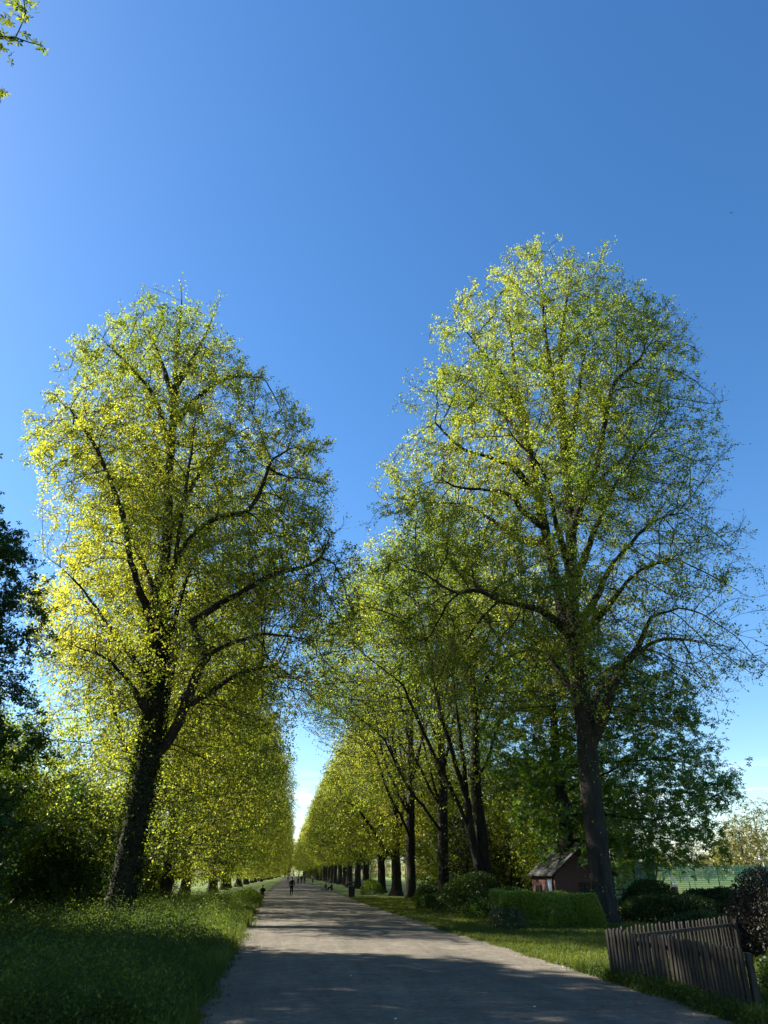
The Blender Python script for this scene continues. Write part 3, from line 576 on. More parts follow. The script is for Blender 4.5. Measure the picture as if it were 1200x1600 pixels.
# a few leaf sprays at the visible twig ends
for a, b, n, sg in [((66, 72), 8.8, 7, .035), ((18, 58), 8.8, 8, .05), ((8, 30), 8.7, 18, .09), ((30, 8), 8.7, 16, .09), ((2, 70), 8.8, 9, .06), ((38, 30), 8.7, 6, .04), ((5, 138), 8.8, 5, .03), ((-4, 150), 8.8, 3, .03), ((12, -10), 8.7, 22, .14)]:
    C = tw(a[0], a[1], b)+R.normal(0, sg, (n, 3)); C[0] = tw(a[0], a[1], b); LV, LF = ragged(C, .06*R.uniform(.7, 1.2, len(C)), R); link('foliage', fast_mesh('foliage', LV, [LF], M['maple'], R.random(len(C)*5)), mpl)
tb = MB(); tb.tube([tw(-20, 56, 8.8), tw(22, 58, 8.8), tw(45, 66, 8.8), tw(66, 71, 8.8)], [.009, .007, .005, .003], 6); tb.tube([tw(24, 59, 8.8), tw(33, 40, 8.75), tw(40, 20, 8.7), tw(36, -10, 8.7)], [.006, .005, .005, .006], 6)
tb.build('twig', M['bark2'], mpl)

# woodland edge on the left behind the verge
yb = round_tree('hazel_tree', (-18.3, 45.5, 0), 'low yellow-green leafy tree just left of the ivy-clad trunk', 'tree', 'bushy trees of the left woodland edge', 53,
    [(.5, 0, 3.2, .8), (3, 0, 4.4, 1), (6, 0, 4.6, 1), (9, 0, 3.4, 1), (11.2, 0, 1.2, 1)], 2600, M['lime2'], .16, 10.5, .17, per=3, lpt=6, tint0=.35, bark=M['bark2'])
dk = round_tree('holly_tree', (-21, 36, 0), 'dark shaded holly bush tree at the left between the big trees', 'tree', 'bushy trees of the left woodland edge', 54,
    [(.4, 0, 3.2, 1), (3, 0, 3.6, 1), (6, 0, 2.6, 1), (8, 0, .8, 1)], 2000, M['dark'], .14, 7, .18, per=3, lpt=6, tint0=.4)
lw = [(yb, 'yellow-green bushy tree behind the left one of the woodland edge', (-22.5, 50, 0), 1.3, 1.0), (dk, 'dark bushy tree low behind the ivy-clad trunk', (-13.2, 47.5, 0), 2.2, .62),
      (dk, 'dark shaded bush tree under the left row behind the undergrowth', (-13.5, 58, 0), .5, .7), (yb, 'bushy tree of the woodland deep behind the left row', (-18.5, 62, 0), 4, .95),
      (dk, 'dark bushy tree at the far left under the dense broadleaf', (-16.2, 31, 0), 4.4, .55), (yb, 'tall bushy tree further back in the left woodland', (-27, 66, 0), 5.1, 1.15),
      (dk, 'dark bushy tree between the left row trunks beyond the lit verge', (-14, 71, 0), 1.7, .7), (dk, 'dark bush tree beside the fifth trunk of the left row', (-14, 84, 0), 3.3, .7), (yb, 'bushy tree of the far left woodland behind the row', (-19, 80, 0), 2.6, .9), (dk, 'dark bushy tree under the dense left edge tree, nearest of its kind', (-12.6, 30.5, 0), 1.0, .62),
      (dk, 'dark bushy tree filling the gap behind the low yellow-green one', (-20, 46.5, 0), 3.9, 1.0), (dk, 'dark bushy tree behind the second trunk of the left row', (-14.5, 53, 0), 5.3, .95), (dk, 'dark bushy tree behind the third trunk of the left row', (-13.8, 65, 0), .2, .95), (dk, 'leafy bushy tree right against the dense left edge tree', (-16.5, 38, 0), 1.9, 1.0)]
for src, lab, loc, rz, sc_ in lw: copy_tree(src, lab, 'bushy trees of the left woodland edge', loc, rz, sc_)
GQ = 'leafy trees on the lawn behind the right row'
for src, lab, loc, rz, sc_ in [(yb, 'bushy green tree seen between the twin stems and the straight trunk', (17.5, 70, 0), 1.1, 1.0), (yb, 'bushy green tree seen left of the brick hut roof', (20.8, 66, 0), 2.7, 1.05), (yb, 'bushy green tree further back between right row trunks', (17, 88, 0), 4.2, 1.0),
        (yb, 'bushy green tree rising directly behind the brick hut', (20.5, 56, 0), 5.5, 1.0), (vf, 'tall lime of a second file behind the third right row trunk', (18.6, 76, 0), 2.2, .9), (vf, 'tall lime of a second file beyond the fifth right row trunk', (18.2, 98, 0), 3.9, .9)]:
    copy_tree(src, lab, GQ, loc, rz, sc_)
# evergreens and slim trees right of the path
ev = round_tree('evergreen_tree', (13.6, 60, 0), 'dark evergreen tree between the trunks of the right row', 'tree', 'dark evergreens behind the right row', 55,
    [(.4, 0, 2.0, 1), (2.5, 0, 2.3, 1), (5, 0, 1.8, 1), (7.2, 0, .6, 1)], 1000, M['ever'], .13, 7, .15, per=2, lpt=6, sig=(.6, .6, .5))
copy_tree(ev, 'second dark evergreen just right of the twin-stemmed lime trunk', 'dark evergreens behind the right row', (16.6, 59, 0), 1.4, .7)
sl = round_tree('birch_tree', (19.4, 60, 0), 'slim young pale-leaved tree with thin stems left of the brick hut', 'tree', 'slim young trees on the lawn behind the hedge', 56,
    [(2.2, 0, 1.6, .8), (5, 0, 2.4, 1), (8, 0, 2.2, 1), (11, 0, .8, 1)], 420, M['pale'], .11, 10, .13, per=2, lpt=3, bark=M['bark'], zmin=1.4, stems=[[(0, 0, .4), (.5, .2, 2), (1.1, .3, 4.5), (1.5, .3, 7)]])
copy_tree(sl, 'slim young tree with bare lower stem close to the brick hut', 'slim young trees on the lawn behind the hedge', (18.9, 52, 0), 2.4, .8)
copy_tree(sl, 'slim young tree right of the thick grey trunk near the rail fence', 'slim young trees on the lawn behind the hedge', (24.5, 55, 0), 4, .8)
copy_tree(sl, 'slim pale tree further right on the sunny lawn', 'slim young trees on the lawn behind the hedge', (31, 66, 0), 5, .85)
# far trees across the field
p = at_y(1168, 1368, 125)
wl = round_tree('willow_tree', (p[0], 125, 0), 'yellow spring-leaved tree behind the green court fence', 'tree', 'trees beyond the playing field', 57,
    [(1.5, 0, 4, 1), (4, 0, 5.2, 1), (7, 0, 4.6, 1), (10, 0, 2.4, 1)], 900, M['yellow'], .25, 9.5, .26, per=2, lpt=6, step=.7)
p = at_y(1195, 1368, 140)
pl = round_tree('willow_tree', (p[0]-1, 138, 0), 'pale green open-crowned tree behind and right of the yellow one', 'tree', 'trees beyond the playing field', 58,
    [(2, 0, 5, .8), (6, 0, 6.6, 1), (11, 0, 5.2, 1), (15, 0, 2, 1)], 1000, M['pale'], .3, 14, .26, per=2, lpt=5, step=.8)
FX = [(775, 230, .9), (800, 260, .7), (822, 240, .75), (850, 250, .8), (960, 230, .6), (985, 250, .85), (1008, 215, .7), (1035, 240, .9), (1062, 190, .62), (1085, 220, .8), (1105, 170, .6), (1128, 210, .75), (700, 260, .8), (665, 250, .7), (730, 240, .8), (1150, 230, .9)]
for i, (px, y, s_) in enumerate(FX):
    q = at_y(px, 1366, y); src = [pl, wl, va][i % 3]
    copy_tree(src, f'far small tree of the distant tree line across the field', 'distant tree line across the field', (q[0], y, 0), i*1.7, s_*(.95 if src is not va else .42))
for i in range(46):
    px = 488+i*15.8+rr_.normal(0, 3); y = rr_.uniform(225, 285); q = at_y(px, 1366, y)
    copy_tree(v0 if i % 2 else vb, 'far small tree of the distant tree line across the field', 'distant tree line across the field', (q[0], y, 0), i*1.3, (lambda a: (a*1.25, a*1.25, a))(rr_.uniform(.19, .36)))
p = at_y(449, 1366, 470)
copy_tree(ev, 'dark tree closing the far end of the path', None, (p[0]-1, 420, 0), 0, 1.6)

for i, (x_, y_, s_) in enumerate([(-7, 560, .7), (-1, 575, .62), (5.5, 566, .68), (12, 560, .8), (2, 600, .9), (-12, 600, .95)]):
    copy_tree([v0, vb][i % 2], 'tiny far lime tree closing the avenue at its vanishing end', 'trees across the far end of the path', (x_, y_, 0), i*1.1, s_)
# ------------------------------------------------------------------ shrubs and hedges
def shrub(name, loc, dims, label, cat, group, seed, mat, n, lsize, boxy=False, stems=5, tint0=.5, kindl='quad', lumps=.16, blen=.0):
    R = np.random.default_rng(seed); root = empty(name, loc, label, cat, group)
    hx, hy, h = dims; n = int(n*1.9); th = R.uniform(0, 2*np.pi, n); 
    if boxy:
        X = R.uniform(-1, 1, (n, 3)); k = R.integers(0, 3, n); sgn = np.where(R.random(n) < .5, -1, 1.); sgn = np.where(k == 2, 1, sgn); dep = 1-np.abs(R.normal(0, .10, n)); X[np.arange(n), k] = sgn*dep
        X = np.clip(X, -1.03, 1.03); X[:, 2] = (X[:, 2]+1)/2; rr = 1
        X[:, :2] *= (1-.12*X[:, 2:3]**3)
    else:
        d = nrm(R.normal(0, 1, (n, 3))); d[:, 2] = np.abs(d[:, 2]); rad_ = 1-np.abs(R.normal(0, .16, n)); X = d*rad_[:, None]
        X[:, :2] *= (1+.15*(1-X[:, 2:3])); X[:, 2] = X[:, 2]**.85
    kv = R.normal(0, 1, (6, 3))*3.2; ph = R.uniform(0, 6, 6); lump = sum(np.sin(X@kv[i]+ph[i]) for i in range(6))/6
    C = X*np.array([hx, hy, h])*(1+lumps*lump[:, None]*1.5)+R.normal(0, .03, (n, 3)); C[:, 2] = np.maximum(C[:, 2], .03)
    ax = nrm(X*np.array([1, 1, 1.2])+1e-6); LV, LF = leaf_quads(C, lsize*R.uniform(.55, 1.3, n), R, up=.2, asp=.6, axis=ax*.8)
    link('foliage', fast_mesh('foliage', LV, [LF], mat, np.clip(tint0+.3*lump+R.normal(0, .2, n), 0, 1)), root)
    for i in range(stems):
        b = MB(); a = R.uniform(0, 6.28); q = R.uniform(.3, .85); e = (math.cos(a)*hx*q, math.sin(a)*hy*q, h*R.uniform(.7, .98))
        if boxy: e = (R.uniform(-.9, .9)*hx, R.uniform(-.7, .7)*hy, h*.9)
        st = (e[0]*.35, e[1]*.35, -.05) if not boxy else (e[0]*.95, e[1]*.5, -.05)
        b.tube([st, ((st[0]+e[0])/2+R.normal(0, .05), (st[1]+e[1])/2, h*.45), e], [.03, .02, .008], 5)
        b.build('stem', M['bark2'], root)
    return root
GS = 'shrubs planted along the right verge'
shrub('hedge', (10.95, 33.9, 0), (2.1, 1.1, 1.22), 'clipped bright green hedge left of the thick grey trunk', 'hedge', None, 61, M['hedge'], 24000, .08, True, 8, .7, lumps=.2)
shrub('shrub', (9.0, 33.2, 0), (.75, .7, .85), 'pale-leaved low shrub at the left end of the clipped hedge', 'shrub', GS, 62, M['pale'], 2600, .085, tint0=.3)
shrub('shrub', (10.4, 45.5, 0), (2.0, 1.7, 2.15), 'big dark rounded shrub in front of the twin-stemmed trunk', 'shrub', GS, 63, M['privet'], 11000, .10, tint0=.35)
shrub('shrub', (11.0, 40.2, 0), (2.1, 1.5, 1.35), 'low dark shrub behind the left part of the clipped hedge', 'shrub', GS, 64, M['dark'], 9000, .10, tint0=.4)
shrub('shrub', (15.4, 46.5, 0), (1.6, 1.2, 1.25), 'small rounded dark shrub in front of the brick hut door', 'shrub', GS, 65, M['privet'], 6500, .09, tint0=.4)
shrub('shrub', (8.9, 51, 0), (.8, .8, .9), 'small dark shrub on the lawn left of the big rounded shrub', 'shrub', GS, 66, M['dark'], 2600, .09)
shrub('shrub', (10.6, 62.5, 0), (1.0, .9, 1.1), 'leafy shoots bush round a right row trunk foot', 'shrub', GS, 67, M['privet'], 2600, .10)
shrub('shrub', (8.7, 86, 0), (1.2, 1.2, 1.5), 'small bush on the lawn right of the black litter bin', 'shrub', GS, 68, M['hedge'], 2600, .11)
GB = 'dark shrubs behind the picket fence'
shrub('shrub', (18.1, 37.2, 0), (2.4, 1.7, 1.2), 'wide dark green shrub right of the thick grey trunk', 'shrub', GB, 71, M['privet'], 12000, .09, tint0=.3)
shrub('shrub', (19.6, 42, 0), (1.7, 1.4, 1.65), 'rounded dark shrub behind the wide one', 'shrub', GB, 72, M['dark'], 8000, .09, tint0=.5)
shrub('shrub', (21.0, 38, 0), (2.0, 1.6, 1.5), 'dark green shrub below the white signboards', 'shrub', GB, 73, M['privet'], 10000, .09, tint0=.3)
shrub('shrub', (15.7, 29.8, 0), (1.8, 1.5, .7), 'low shrub just behind the back run of picket fence', 'shrub', GB, 74, M['privet'], 7000, .08, tint0=.35)
shrub('shrub', (14.2, 21.6, 0), (1.9, 1.9, 2.15), 'tall dark brownish shrub overhanging the right end of the fence', 'shrub', GB, 75, M['purple'], 20000, .075, stems=26, lumps=.13)
shrub('shrub', (9.4, 13.9, 0), (.95, 1.2, 1.05), 'green leafy shrub spilling past the fence at the bottom right corner', 'shrub', GB, 76, M['privet'], 6500, .07, stems=12, tint0=.4)
shrub('shrub', (-3.6, 66, 0), (1.2, 3.0, .9), 'leafy bush at the left path edge before the seated figure', 'shrub', None, 77, M['hedge'], 5000, .10)

# ------------------------------------------------------------------ picket fences
def picket_fence(name, pts, label, group, h=.98, sp=.135, wd=.085, th=.035, seed=1, thin=False):
    R = np.random.default_rng(seed); P = np.array(pts, float); base = np.array([P[0][0], P[0][1], 0]); root = empty(name, base, label, 'fence', group)
    seg = np.linalg.norm(np.diff(P, axis=0), axis=1); cum = np.concatenate([[0], np.cumsum(seg)]); n = int(round(cum[-1]/sp))
    for i in range(n+1):
        d = i*sp; k = min(np.searchsorted(cum, d, 'right')-1, len(seg)-1); t = (d-cum[k])/seg[k]; q = P[k]*(1-t)+P[k+1]*t; dr = (P[k+1]-P[k])/seg[k]; rz = math.atan2(dr[1], dr[0])
        hh = h*(1+R.normal(0, .012)); b = MB(); wv = wd*R.uniform(.85, 1.15); lx, ly = R.normal(0, .010), R.normal(0, .012)
        c, s_ = math.cos(rz), math.sin(rz); V = []
        prof = [(-.05, 1), (.25, .98), (.6, 1), (hh-.035, .97), (hh, .62)]
        for z, f in prof:
            for ii, jj in ((-1, -1), (1, -1), (1, 1), (-1, 1)):
                x = ii*wv/2*f+lx*z; y = jj*th/2*(1 if z < hh-.01 else .6)+ly*z; V.append((x*c-y*s_, x*s_+y*c, z))
        Fc = [(3, 2, 1, 0), (16, 17, 18, 19)]+[(4*m+a, 4*m+(a+1) % 4, 4*m+4+(a+1) % 4, 4*m+4+a) for m in range(4) for a in range(4)]
        b.add(V, Fc); b.build('picket', M['wood'], root, (q[0]-base[0], q[1]-base[1], 0))
    for z in (.22, h-.2):
        for k in range(len(seg)):
            b = MB(); dr = (P[k+1]-P[k])/seg[k]; nx, ny = dr[1], -dr[0]; m = (P[k]+P[k+1])/2-P[0]; off = .045
            b.box((m[0]+nx*off, m[1]+ny*off, z), (seg[k], .04, .075), math.atan2(dr[1], dr[0])); b.build('rail', M['wood'], root)
    for k in range(len(P)):
        b = MB(); dr = (P[min(k+1, len(P)-1)]-P[max(k-1, 0)]); dr /= np.linalg.norm(dr); q = P[k]-P[0]
        b.box((q[0]+dr[1]*.115, q[1]-dr[0]*.115, h/2-.06), (.09, .09, h), math.atan2(dr[1], dr[0])); b.build('post', M['wood'], root)
    return root
FA, FB = at_z(957, 1534), at_z(1178, 1597)
FM = (FA+FB)/2+np.array([.22, 0, 0])
picket_fence('picket_fence', [FB[:2], FM[:2], FA[:2]], 'weathered picket fence run curving beside the path edge, shaded and nearest', 'picket fences round the shrub bed', .97, .132, .074, seed=3)
C1 = at_z(1140, 1433, .96); C0 = FA+np.array([.12, .1, 0])
picket_fence('picket_fence', [C0[:2], C1[:2], (C1+(C1-C0)*.3)[:2]], 'picket fence run going back to the right with sunlit picket tops', 'picket fences round the shrub bed', .98, .2, .07, seed=4)

# ------------------------------------------------------------------ brick hut
hx0, hy0 = at_y(869, 1395, 42.6)[0], 42.6; HW, HD, HE, HR = 3.4, 4.2, 1.95, 3.4
hut = empty('brick_hut', (hx0, hy0, 0), 'small red brick hut with a grey slate roof behind the clipped hedge', 'hut')
b = MB(); b.add([(0, 0, 0), (HW, 0, 0), (HW, 0, HE), (HW/2, 0, HR), (0, 0, HE), (0, HD, 0), (HW, HD, 0), (HW, HD, HE), (HW/2, HD, HR), (0, HD, HE)],
    [(0, 1, 2, 3, 4), (9, 8, 7, 6, 5), (0, 4, 9, 5), (1, 6, 7, 2), (0, 5, 6, 1)]); b.build('wall', M['brick'], hut)
b = MB()
for sx in (0, 1):
    ex, e = (-.22, HE-.08) if sx == 0 else (HW+.22, HE-.08); y0, y1 = -.2, HD+.2
    n = 9
    for i in range(n):      # courses of slates, each lapping the next
        t0, t1 = i/n, (i+1)/n+.02; P = lambda t, dz: (ex+(HW/2-ex)*min(t, 1), e+(HR-e)*min(t, 1)+dz)
        (xa, za), (xb, zb) = P(t0, .09), P(t1, .065); b.add([(xa, y0, za), (xa, y1, za), (xb, y1, zb), (xb, y0, zb), (xa, y0, za-.05), (xa, y1, za-.05), (xb, y1, zb-.05), (xb, y0, zb-.05)], [(0, 1, 2, 3), (7, 6, 5, 4), (0, 4, 5, 1), (1, 5, 6, 2), (2, 6, 7, 3), (3, 7, 4, 0)])
rf = b.build('roof', M['slate'], hut)
b = MB(); b.box((HW/2, HD/2, HR+.10), (.2, HD+.4, .09)); b.build('ridge_cap', M['slate'], rf)
b = MB(); b.box((-.035, .75, .88), (.06, .75, 1.7)); dr = b.build('door', M['bluew'], hut, bevel=.01)
b = MB(); b.box((-.085, 1.03, .9), (.05, .04, .12)); b.build('handle', M['black'], dr)
b = MB()
for yy in (.32, 1.18): b.box((-.045, yy, .88), (.09, .09, 1.74))
b.box((-.045, .75, 1.785), (.09, .95, .07)); b.build('door_frame', M['wood'], hut)
b = MB(); b.box((-.03, 2.9, 1.05), (.05, .8, .7)); wn = b.build('window', M['black'], hut)
b = MB()
for yy in (2.47, 3.33): b.box((-.05, yy, 1.05), (.09, .06, .8))
for zz in (.68, 1.42): b.box((-.05, 2.9, zz), (.086, .8, .06))
b.build('frame', M['wood'], wn)
b = MB(); b.box((-.16, HD/2, HE-.02), (.1, HD+.3, .09)); b.build('gutter', M['black'], hut)
b = MB(); b.box((HW/2, -.03, 1.15), (.7, .05, .9)); b.build('shutter', M['bark2'], hut)

# ------------------------------------------------------------------ rail fence, signboards, court
def rail_fence(p0, p1, label):
    p0, p1 = np.array(p0), np.array(p1); root = empty('rail_fence', (p0[0], p0[1], 0), label, 'fence'); d = p1-p0; n = 5; rz = math.atan2(d[1], d[0])
    for i in range(n+1):
        b = MB(); b.box((0, 0, .6), (.1, .1, 1.2), rz, .96); b.build('post', M['wood'], root, (d[0]*i/n, d[1]*i/n, 0))
    for z in (.45, .78, 1.08):
        b = MB(); b.box((d[0]/2, d[1]/2, z), (np.linalg.norm(d), .035, .09), rz); b.build('rail', M['wood'], root, (-.07*math.sin(rz), .07*math.cos(rz)*-1, 0))
rail_fence((20.6, 50), (25.5, 52), 'wooden post and rail fence right of the thick grey trunk')
def signboard(px, lab):
    q = at_z(px, 1396); root = empty('signboard', (q[0], q[1], 0), lab, 'sign', 'white signboards by the court')
    for sx in (-.22, .22): b = MB(); b.tube([(sx, 0, 0), (sx, 0, 1.55)], .025, 8); b.build('post', M['pole'], root)
    b = MB(); b.box((0, -.04, 1.42), (.56, .03, .42)); b.build('board', M['white'], root, bevel=.008)
signboard(1054, 'left one of two small white signboards above the dark shrubs'); signboard(1077, 'right one of two small white signboards above the dark shrubs')
q = at_z(1057, 1402); rb = empty('litter_bin', (q[0], q[1], 0), 'red litter bin half hidden by shrubs under the left white signboard', 'bin')
def lathe(prof, n=16):
    b = MB(); 
    for i, (r, z) in enumerate(prof): b.v += [(r*math.cos(2*math.pi*k/n), r*math.sin(2*math.pi*k/n), z) for k in range(n)]
    for i in range(len(prof)-1):
        for k in range(n): b.f.append((i*n+k, i*n+(k+1) % n, (i+1)*n+(k+1) % n, (i+1)*n+k))
    b.f.append(tuple(range(n-1, -1, -1))); b.f.append(tuple((len(prof)-1)*n+k for k in range(n))); return b
lathe([(.24, 0), (.27, .1), (.29, .85), (.26, .87), (.24, .8)]).build('body', M['red'], rb); lathe([(.30, .90), (.30, .95), (.2, 1.08), (.02, 1.12)]).build('lid', M['white'], rb)
# green mesh court fence
def wire_mat():
    m, N, L = mat_new('green wire mesh'); tc = N('ShaderNodeTexCoord'); sx = N('ShaderNodeSeparateXYZ'); L(tc.outputs['UV'], sx.inputs[0]); return m
court0, court1, court2 = np.array([27.5, 58.]), np.array([35., 88.]), np.array([75., 82.])
cf = empty('court_fence', (court0[0], court0[1], 0), 'tall green wire mesh fence round the blue sports court', 'fence')
def court_run(a, b_, h=2.9):
    d = b_-a; ln = np.linalg.norm(d); n = int(ln/2.6); u = d/ln; mesh = MB()
    for i in range(n+1):
        q = a+d*i/n-court0; p = MB(); p.box((q[0], q[1], h/2), (.07, .07, h)); p.build('post', M['green'], cf)
    for i in range(int(ln/.12)):
        q = a+u*i*.12-court0; mesh.box((q[0], q[1], h/2), (.058, .014, h-.1), math.atan2(u[1], u[0]))
    for z in np.arange(.1, h, .2):
        m = (a+b_)/2-court0; mesh.box((m[0], m[1], z), (ln, .012, .03), math.atan2(u[1], u[0]))
    mesh.build('wire_panel', M['green'], cf)
court_run(court0, court1); court_run(court1, court2)
sheet('court', np.array([36, 50, 74.]), np.array([66, 75, 80.]), .012, M['courtblue'])
q = at_y(1197, 1368, 84); lp = empty('lamp_post', (q[0], 84, 0), 'slim white floodlight post at the right edge beyond the court fence', 'lamp')
b = MB(); b.tube([(0, 0, 0), (0, 0, 3.4)], [.08, .06], 10); b.build('pole', M['white'], lp); b = MB(); b.box((-.1, 0, 3.5), (.6, .3, .16)); b.build('lamp_head', M['white'], lp, bevel=.02)

# ------------------------------------------------------------------ bin, pole by the path
q = at_z(549, 1402); lb = empty('litter_bin', (q[0], q[1], 0), 'black square litter bin standing on the right path edge', 'bin')
b = MB(); b.box((0, 0, .5), (.58, .58, 1.0), 0, 1.03); b.build('body', M['black'], lb, bevel=.02)
b = MB(); b.box((0, 0, 1.25), (.66, .66, .12), 0, .7); b.build('lid', M['black'], lb, bevel=.02)
b = MB()
for sx in (-1, 1):
    for sy in (-1, 1): b.box((sx*.25, sy*.25, 1.1), (.07, .07, .2))
b.build('lid_support', M['black'], lb)
b = MB(); b.box((0, -.302, .93), (.42, .012, .07)); b.build('band', M['stone'], lb)
q = at_z(567, 1405); pp = empty('sign_pole', (q[0], q[1], 0), 'thin grey-green pole standing right of the black bin', 'pole')
b = MB(); b.tube([(0, 0, 0), (0, 0, 2.75)], .038, 10); b.build('pole', M['pole'], pp); b = MB(); b.box((-.12, 0, 2.5), (.3, .02, .38)); b.build('plate', M['pole'], pp)

# ------------------------------------------------------------------ people
def skin_mesh(name, joints, edges, mat, parent, sub=1, head=None):
    me = bpy.data.meshes.new(name); me.from_pydata([j[:3] for j in joints], edges, []); o = bpy.data.objects.new(name, me); COL.objects.link(o)
    m = o.modifiers.new('skin', 'SKIN'); m.use_smooth_shade = True; me.skin_vertices.new(name='') if not me.skin_vertices else None
    for i, j in enumerate(joints): r = j[3] if len(j) > 3 else .05; r2 = j[4] if len(j) > 4 else r; me.skin_vertices[0].data[i].radius = (r, r2)
    me.skin_vertices[0].data[0].use_root = True; sb = o.modifiers.new('sub', 'SUBSURF'); sb.levels = sub; sb.render_levels = sub
    dg = bpy.context.evaluated_depsgraph_get(); ev_ = bpy.data.meshes.new_from_object(o.evaluated_get(dg)); bpy.data.objects.remove(o); ev_.materials.clear(); ev_.materials.append(mat)
    ev_.polygons.foreach_set('use_smooth', [True]*len(ev_.polygons)); return link(name, ev_, parent)
def person(loc, rz, label, pose, coat, legs, hairmat, group=None, scale=1.0):
    root = empty('person', loc, label, 'person', group, rz, scale)
    if pose == 'walk':
        hip = (0, 0, .92); kn = [(-.09, .14, .50), (.09, -.06, .48)]; an = [(-.09, .16, .09), (.10, -.34, .16)]; toe = [(-.09, .32, .04), (.10, -.22, .05)]; zt = 0; lean = .05
        el_ = [(-.27, -.05, 1.13), (.27, .02, 1.13)]; ha = [(-.23, .12, .93), (.24, .16, .95)]
    elif pose == 'stand':
        hip = (0, 0, .92); kn = [(-.09, .03, .50), (.09, .0, .50)]; an = [(-.1, 0, .09), (.1, 0, .09)]; toe = [(-.11, .16, .04), (.11, .16, .04)]; lean = .0
        el_ = [(-.26, -.03, 1.13), (.26, -.03, 1.13)]; ha = [(-.22, .14, 1.0), (.24, .08, .9)]
    else:
        hip = (0, 0, .14); kn = [(-.13, .42, .46), (.14, .40, .42)]; an = [(-.12, .62, .09), (.13, .66, .09)]; toe = [(-.12, .8, .05), (.13, .84, .05)]; lean = .12
        el_ = [(-.27, .15, .42), (.27, .15, .42)]; ha = [(-.12, .38, .40), (.12, .38, .40)]
    hz = hip[2]; ch = (0, lean*.6, hz+.33); nk = (0, lean, hz+.53); hd = (0, lean+.02, hz+.70)
    sh = [(-.18, lean, hz+.47), (.18, lean, hz+.47)]
    J = [(*hip, .13, .10), (*ch, .15, .11), (*nk, .055), (0, lean+.01, hz+.60, .06), (*hd, .085, .095), (hd[0], hd[1]+.005, hd[2]+.09, .07, .08)]; E_ = [(0, 1), (1, 2), (2, 3), (3, 4), (4, 5)]
    for i in (0, 1):
        b0 = len(J); J += [(*sh[i], .06), (*el_[i], .042), (*ha[i], .032), (ha[i][0], ha[i][1]+.05, ha[i][2]-.06, .03, .018)]; E_ += [(1, b0), (b0, b0+1), (b0+1, b0+2), (b0+2, b0+3)]
        for f in range(5):     # short curled fingers and a side thumb
            fx = (f-1.5)*.018 if f < 4 else (.035 if i == 0 else -.035); k = len(J)
            J += [(ha[i][0]+fx, ha[i][1]+.07, ha[i][2]-.10, .008), (ha[i][0]+fx, ha[i][1]+.085, ha[i][2]-.13+.01*(f % 2), .007)]; E_ += [(b0+3, k), (k, k+1)]
        b1 = len(J); hx = (-.09 if i == 0 else .09); J += [(hx, hip[1], hz-.03, .085), (*kn[i], .06), (*an[i], .042), (*toe[i], .035, .03)]; E_ += [(0, b1), (b1, b1+1), (b1+1, b1+2), (b1+2, b1+3)]
    body = skin_mesh('body', J, E_, M['skin'], root)
    # clothing a little larger than the body
    J = [(*hip, .155, .125), (*ch, .18, .135), (nk[0], nk[1], nk[2]-.01, .085)]; E_ = [(0, 1), (1, 2)]
    for i in (0, 1): b0 = len(J); J += [(*sh[i], .08), (*el_[i], .06), (*ha[i], .048)]; E_ += [(1, b0), (b0, b0+1), (b0+1, b0+2)]
    skin_mesh('coat', J, E_, coat, root)
    J = [(*hip, .14, .12)]; E_ = []
    for i in (0, 1): b0 = len(J); hx = (-.09 if i == 0 else .09); J += [(hx, hip[1], hz-.06, .10), (*kn[i], .078), (*an[i], .06)]; E_ += [(0, b0), (b0, b0+1), (b0+1, b0+2)]
    skin_mesh('trousers', J, E_, legs, root)
    for i in (0, 1):
        c = (an[i][0], an[i][1]-.03, an[i][2]-.02); skin_mesh('shoe', [(*c, .05), (toe[i][0], toe[i][1], toe[i][2], .042, .038)], [(0, 1)], M['black'], root)
    skin_mesh('hair', [(hd[0], hd[1]-.03, hd[2]-.01, .09), (hd[0], hd[1]-.02, hd[2]+.06, .10), (hd[0], hd[1]-.01, hd[2]+.11, .065)], [(0, 1), (1, 2)], hairmat, root)
    f = MB(); f.tube([(hd[0], hd[1]+.085, hd[2]+.05), (hd[0], hd[1]+.115, hd[2]+.0)], [.012, .018], 6)
    f.build('nose', M['skin'], root)
    f = MB()
    for sx in (-.033, .033): f.box((hd[0]+sx, hd[1]+.088, hd[2]+.04), (.02, .01, .01))
    f.build('eye', M['black'], root)
    f = MB(); f.box((0, hd[1]+.088, hd[2]-.045), (.05, .012, .01)); f.build('mouth', M['red'], root)
    return root
q = at_z(455, 1400); person((q[0], q[1], .012), 0, 'person in black clothes walking alone along the middle of the path', 'walk', M['coat'], M['coat'], M['hair'], None, .97)
q = at_z(415, 1399); person((q[0]-.3, q[1], .0), rad(12), 'person in dark clothes sitting on the left verge beside the path', 'sit', M['coat'], M['coat'], M['hair'])
GP = 'people resting on the right verge'
q = at_z(519, 1391); person((q[0], q[1], 0), rad(60), 'person in dark blue sitting on the right verge, face turned to the path', 'sit', M['cloth_b'], M['coat'], M['hair'], GP)
q = at_z(510, 1391); person((q[0], q[1]+.3, 0), rad(50), 'person in olive clothes sitting left of the one in dark blue', 'sit', M['cloth_g'], M['cloth_w'], M['hair'], GP)
GW = 'group of walkers far along the path'
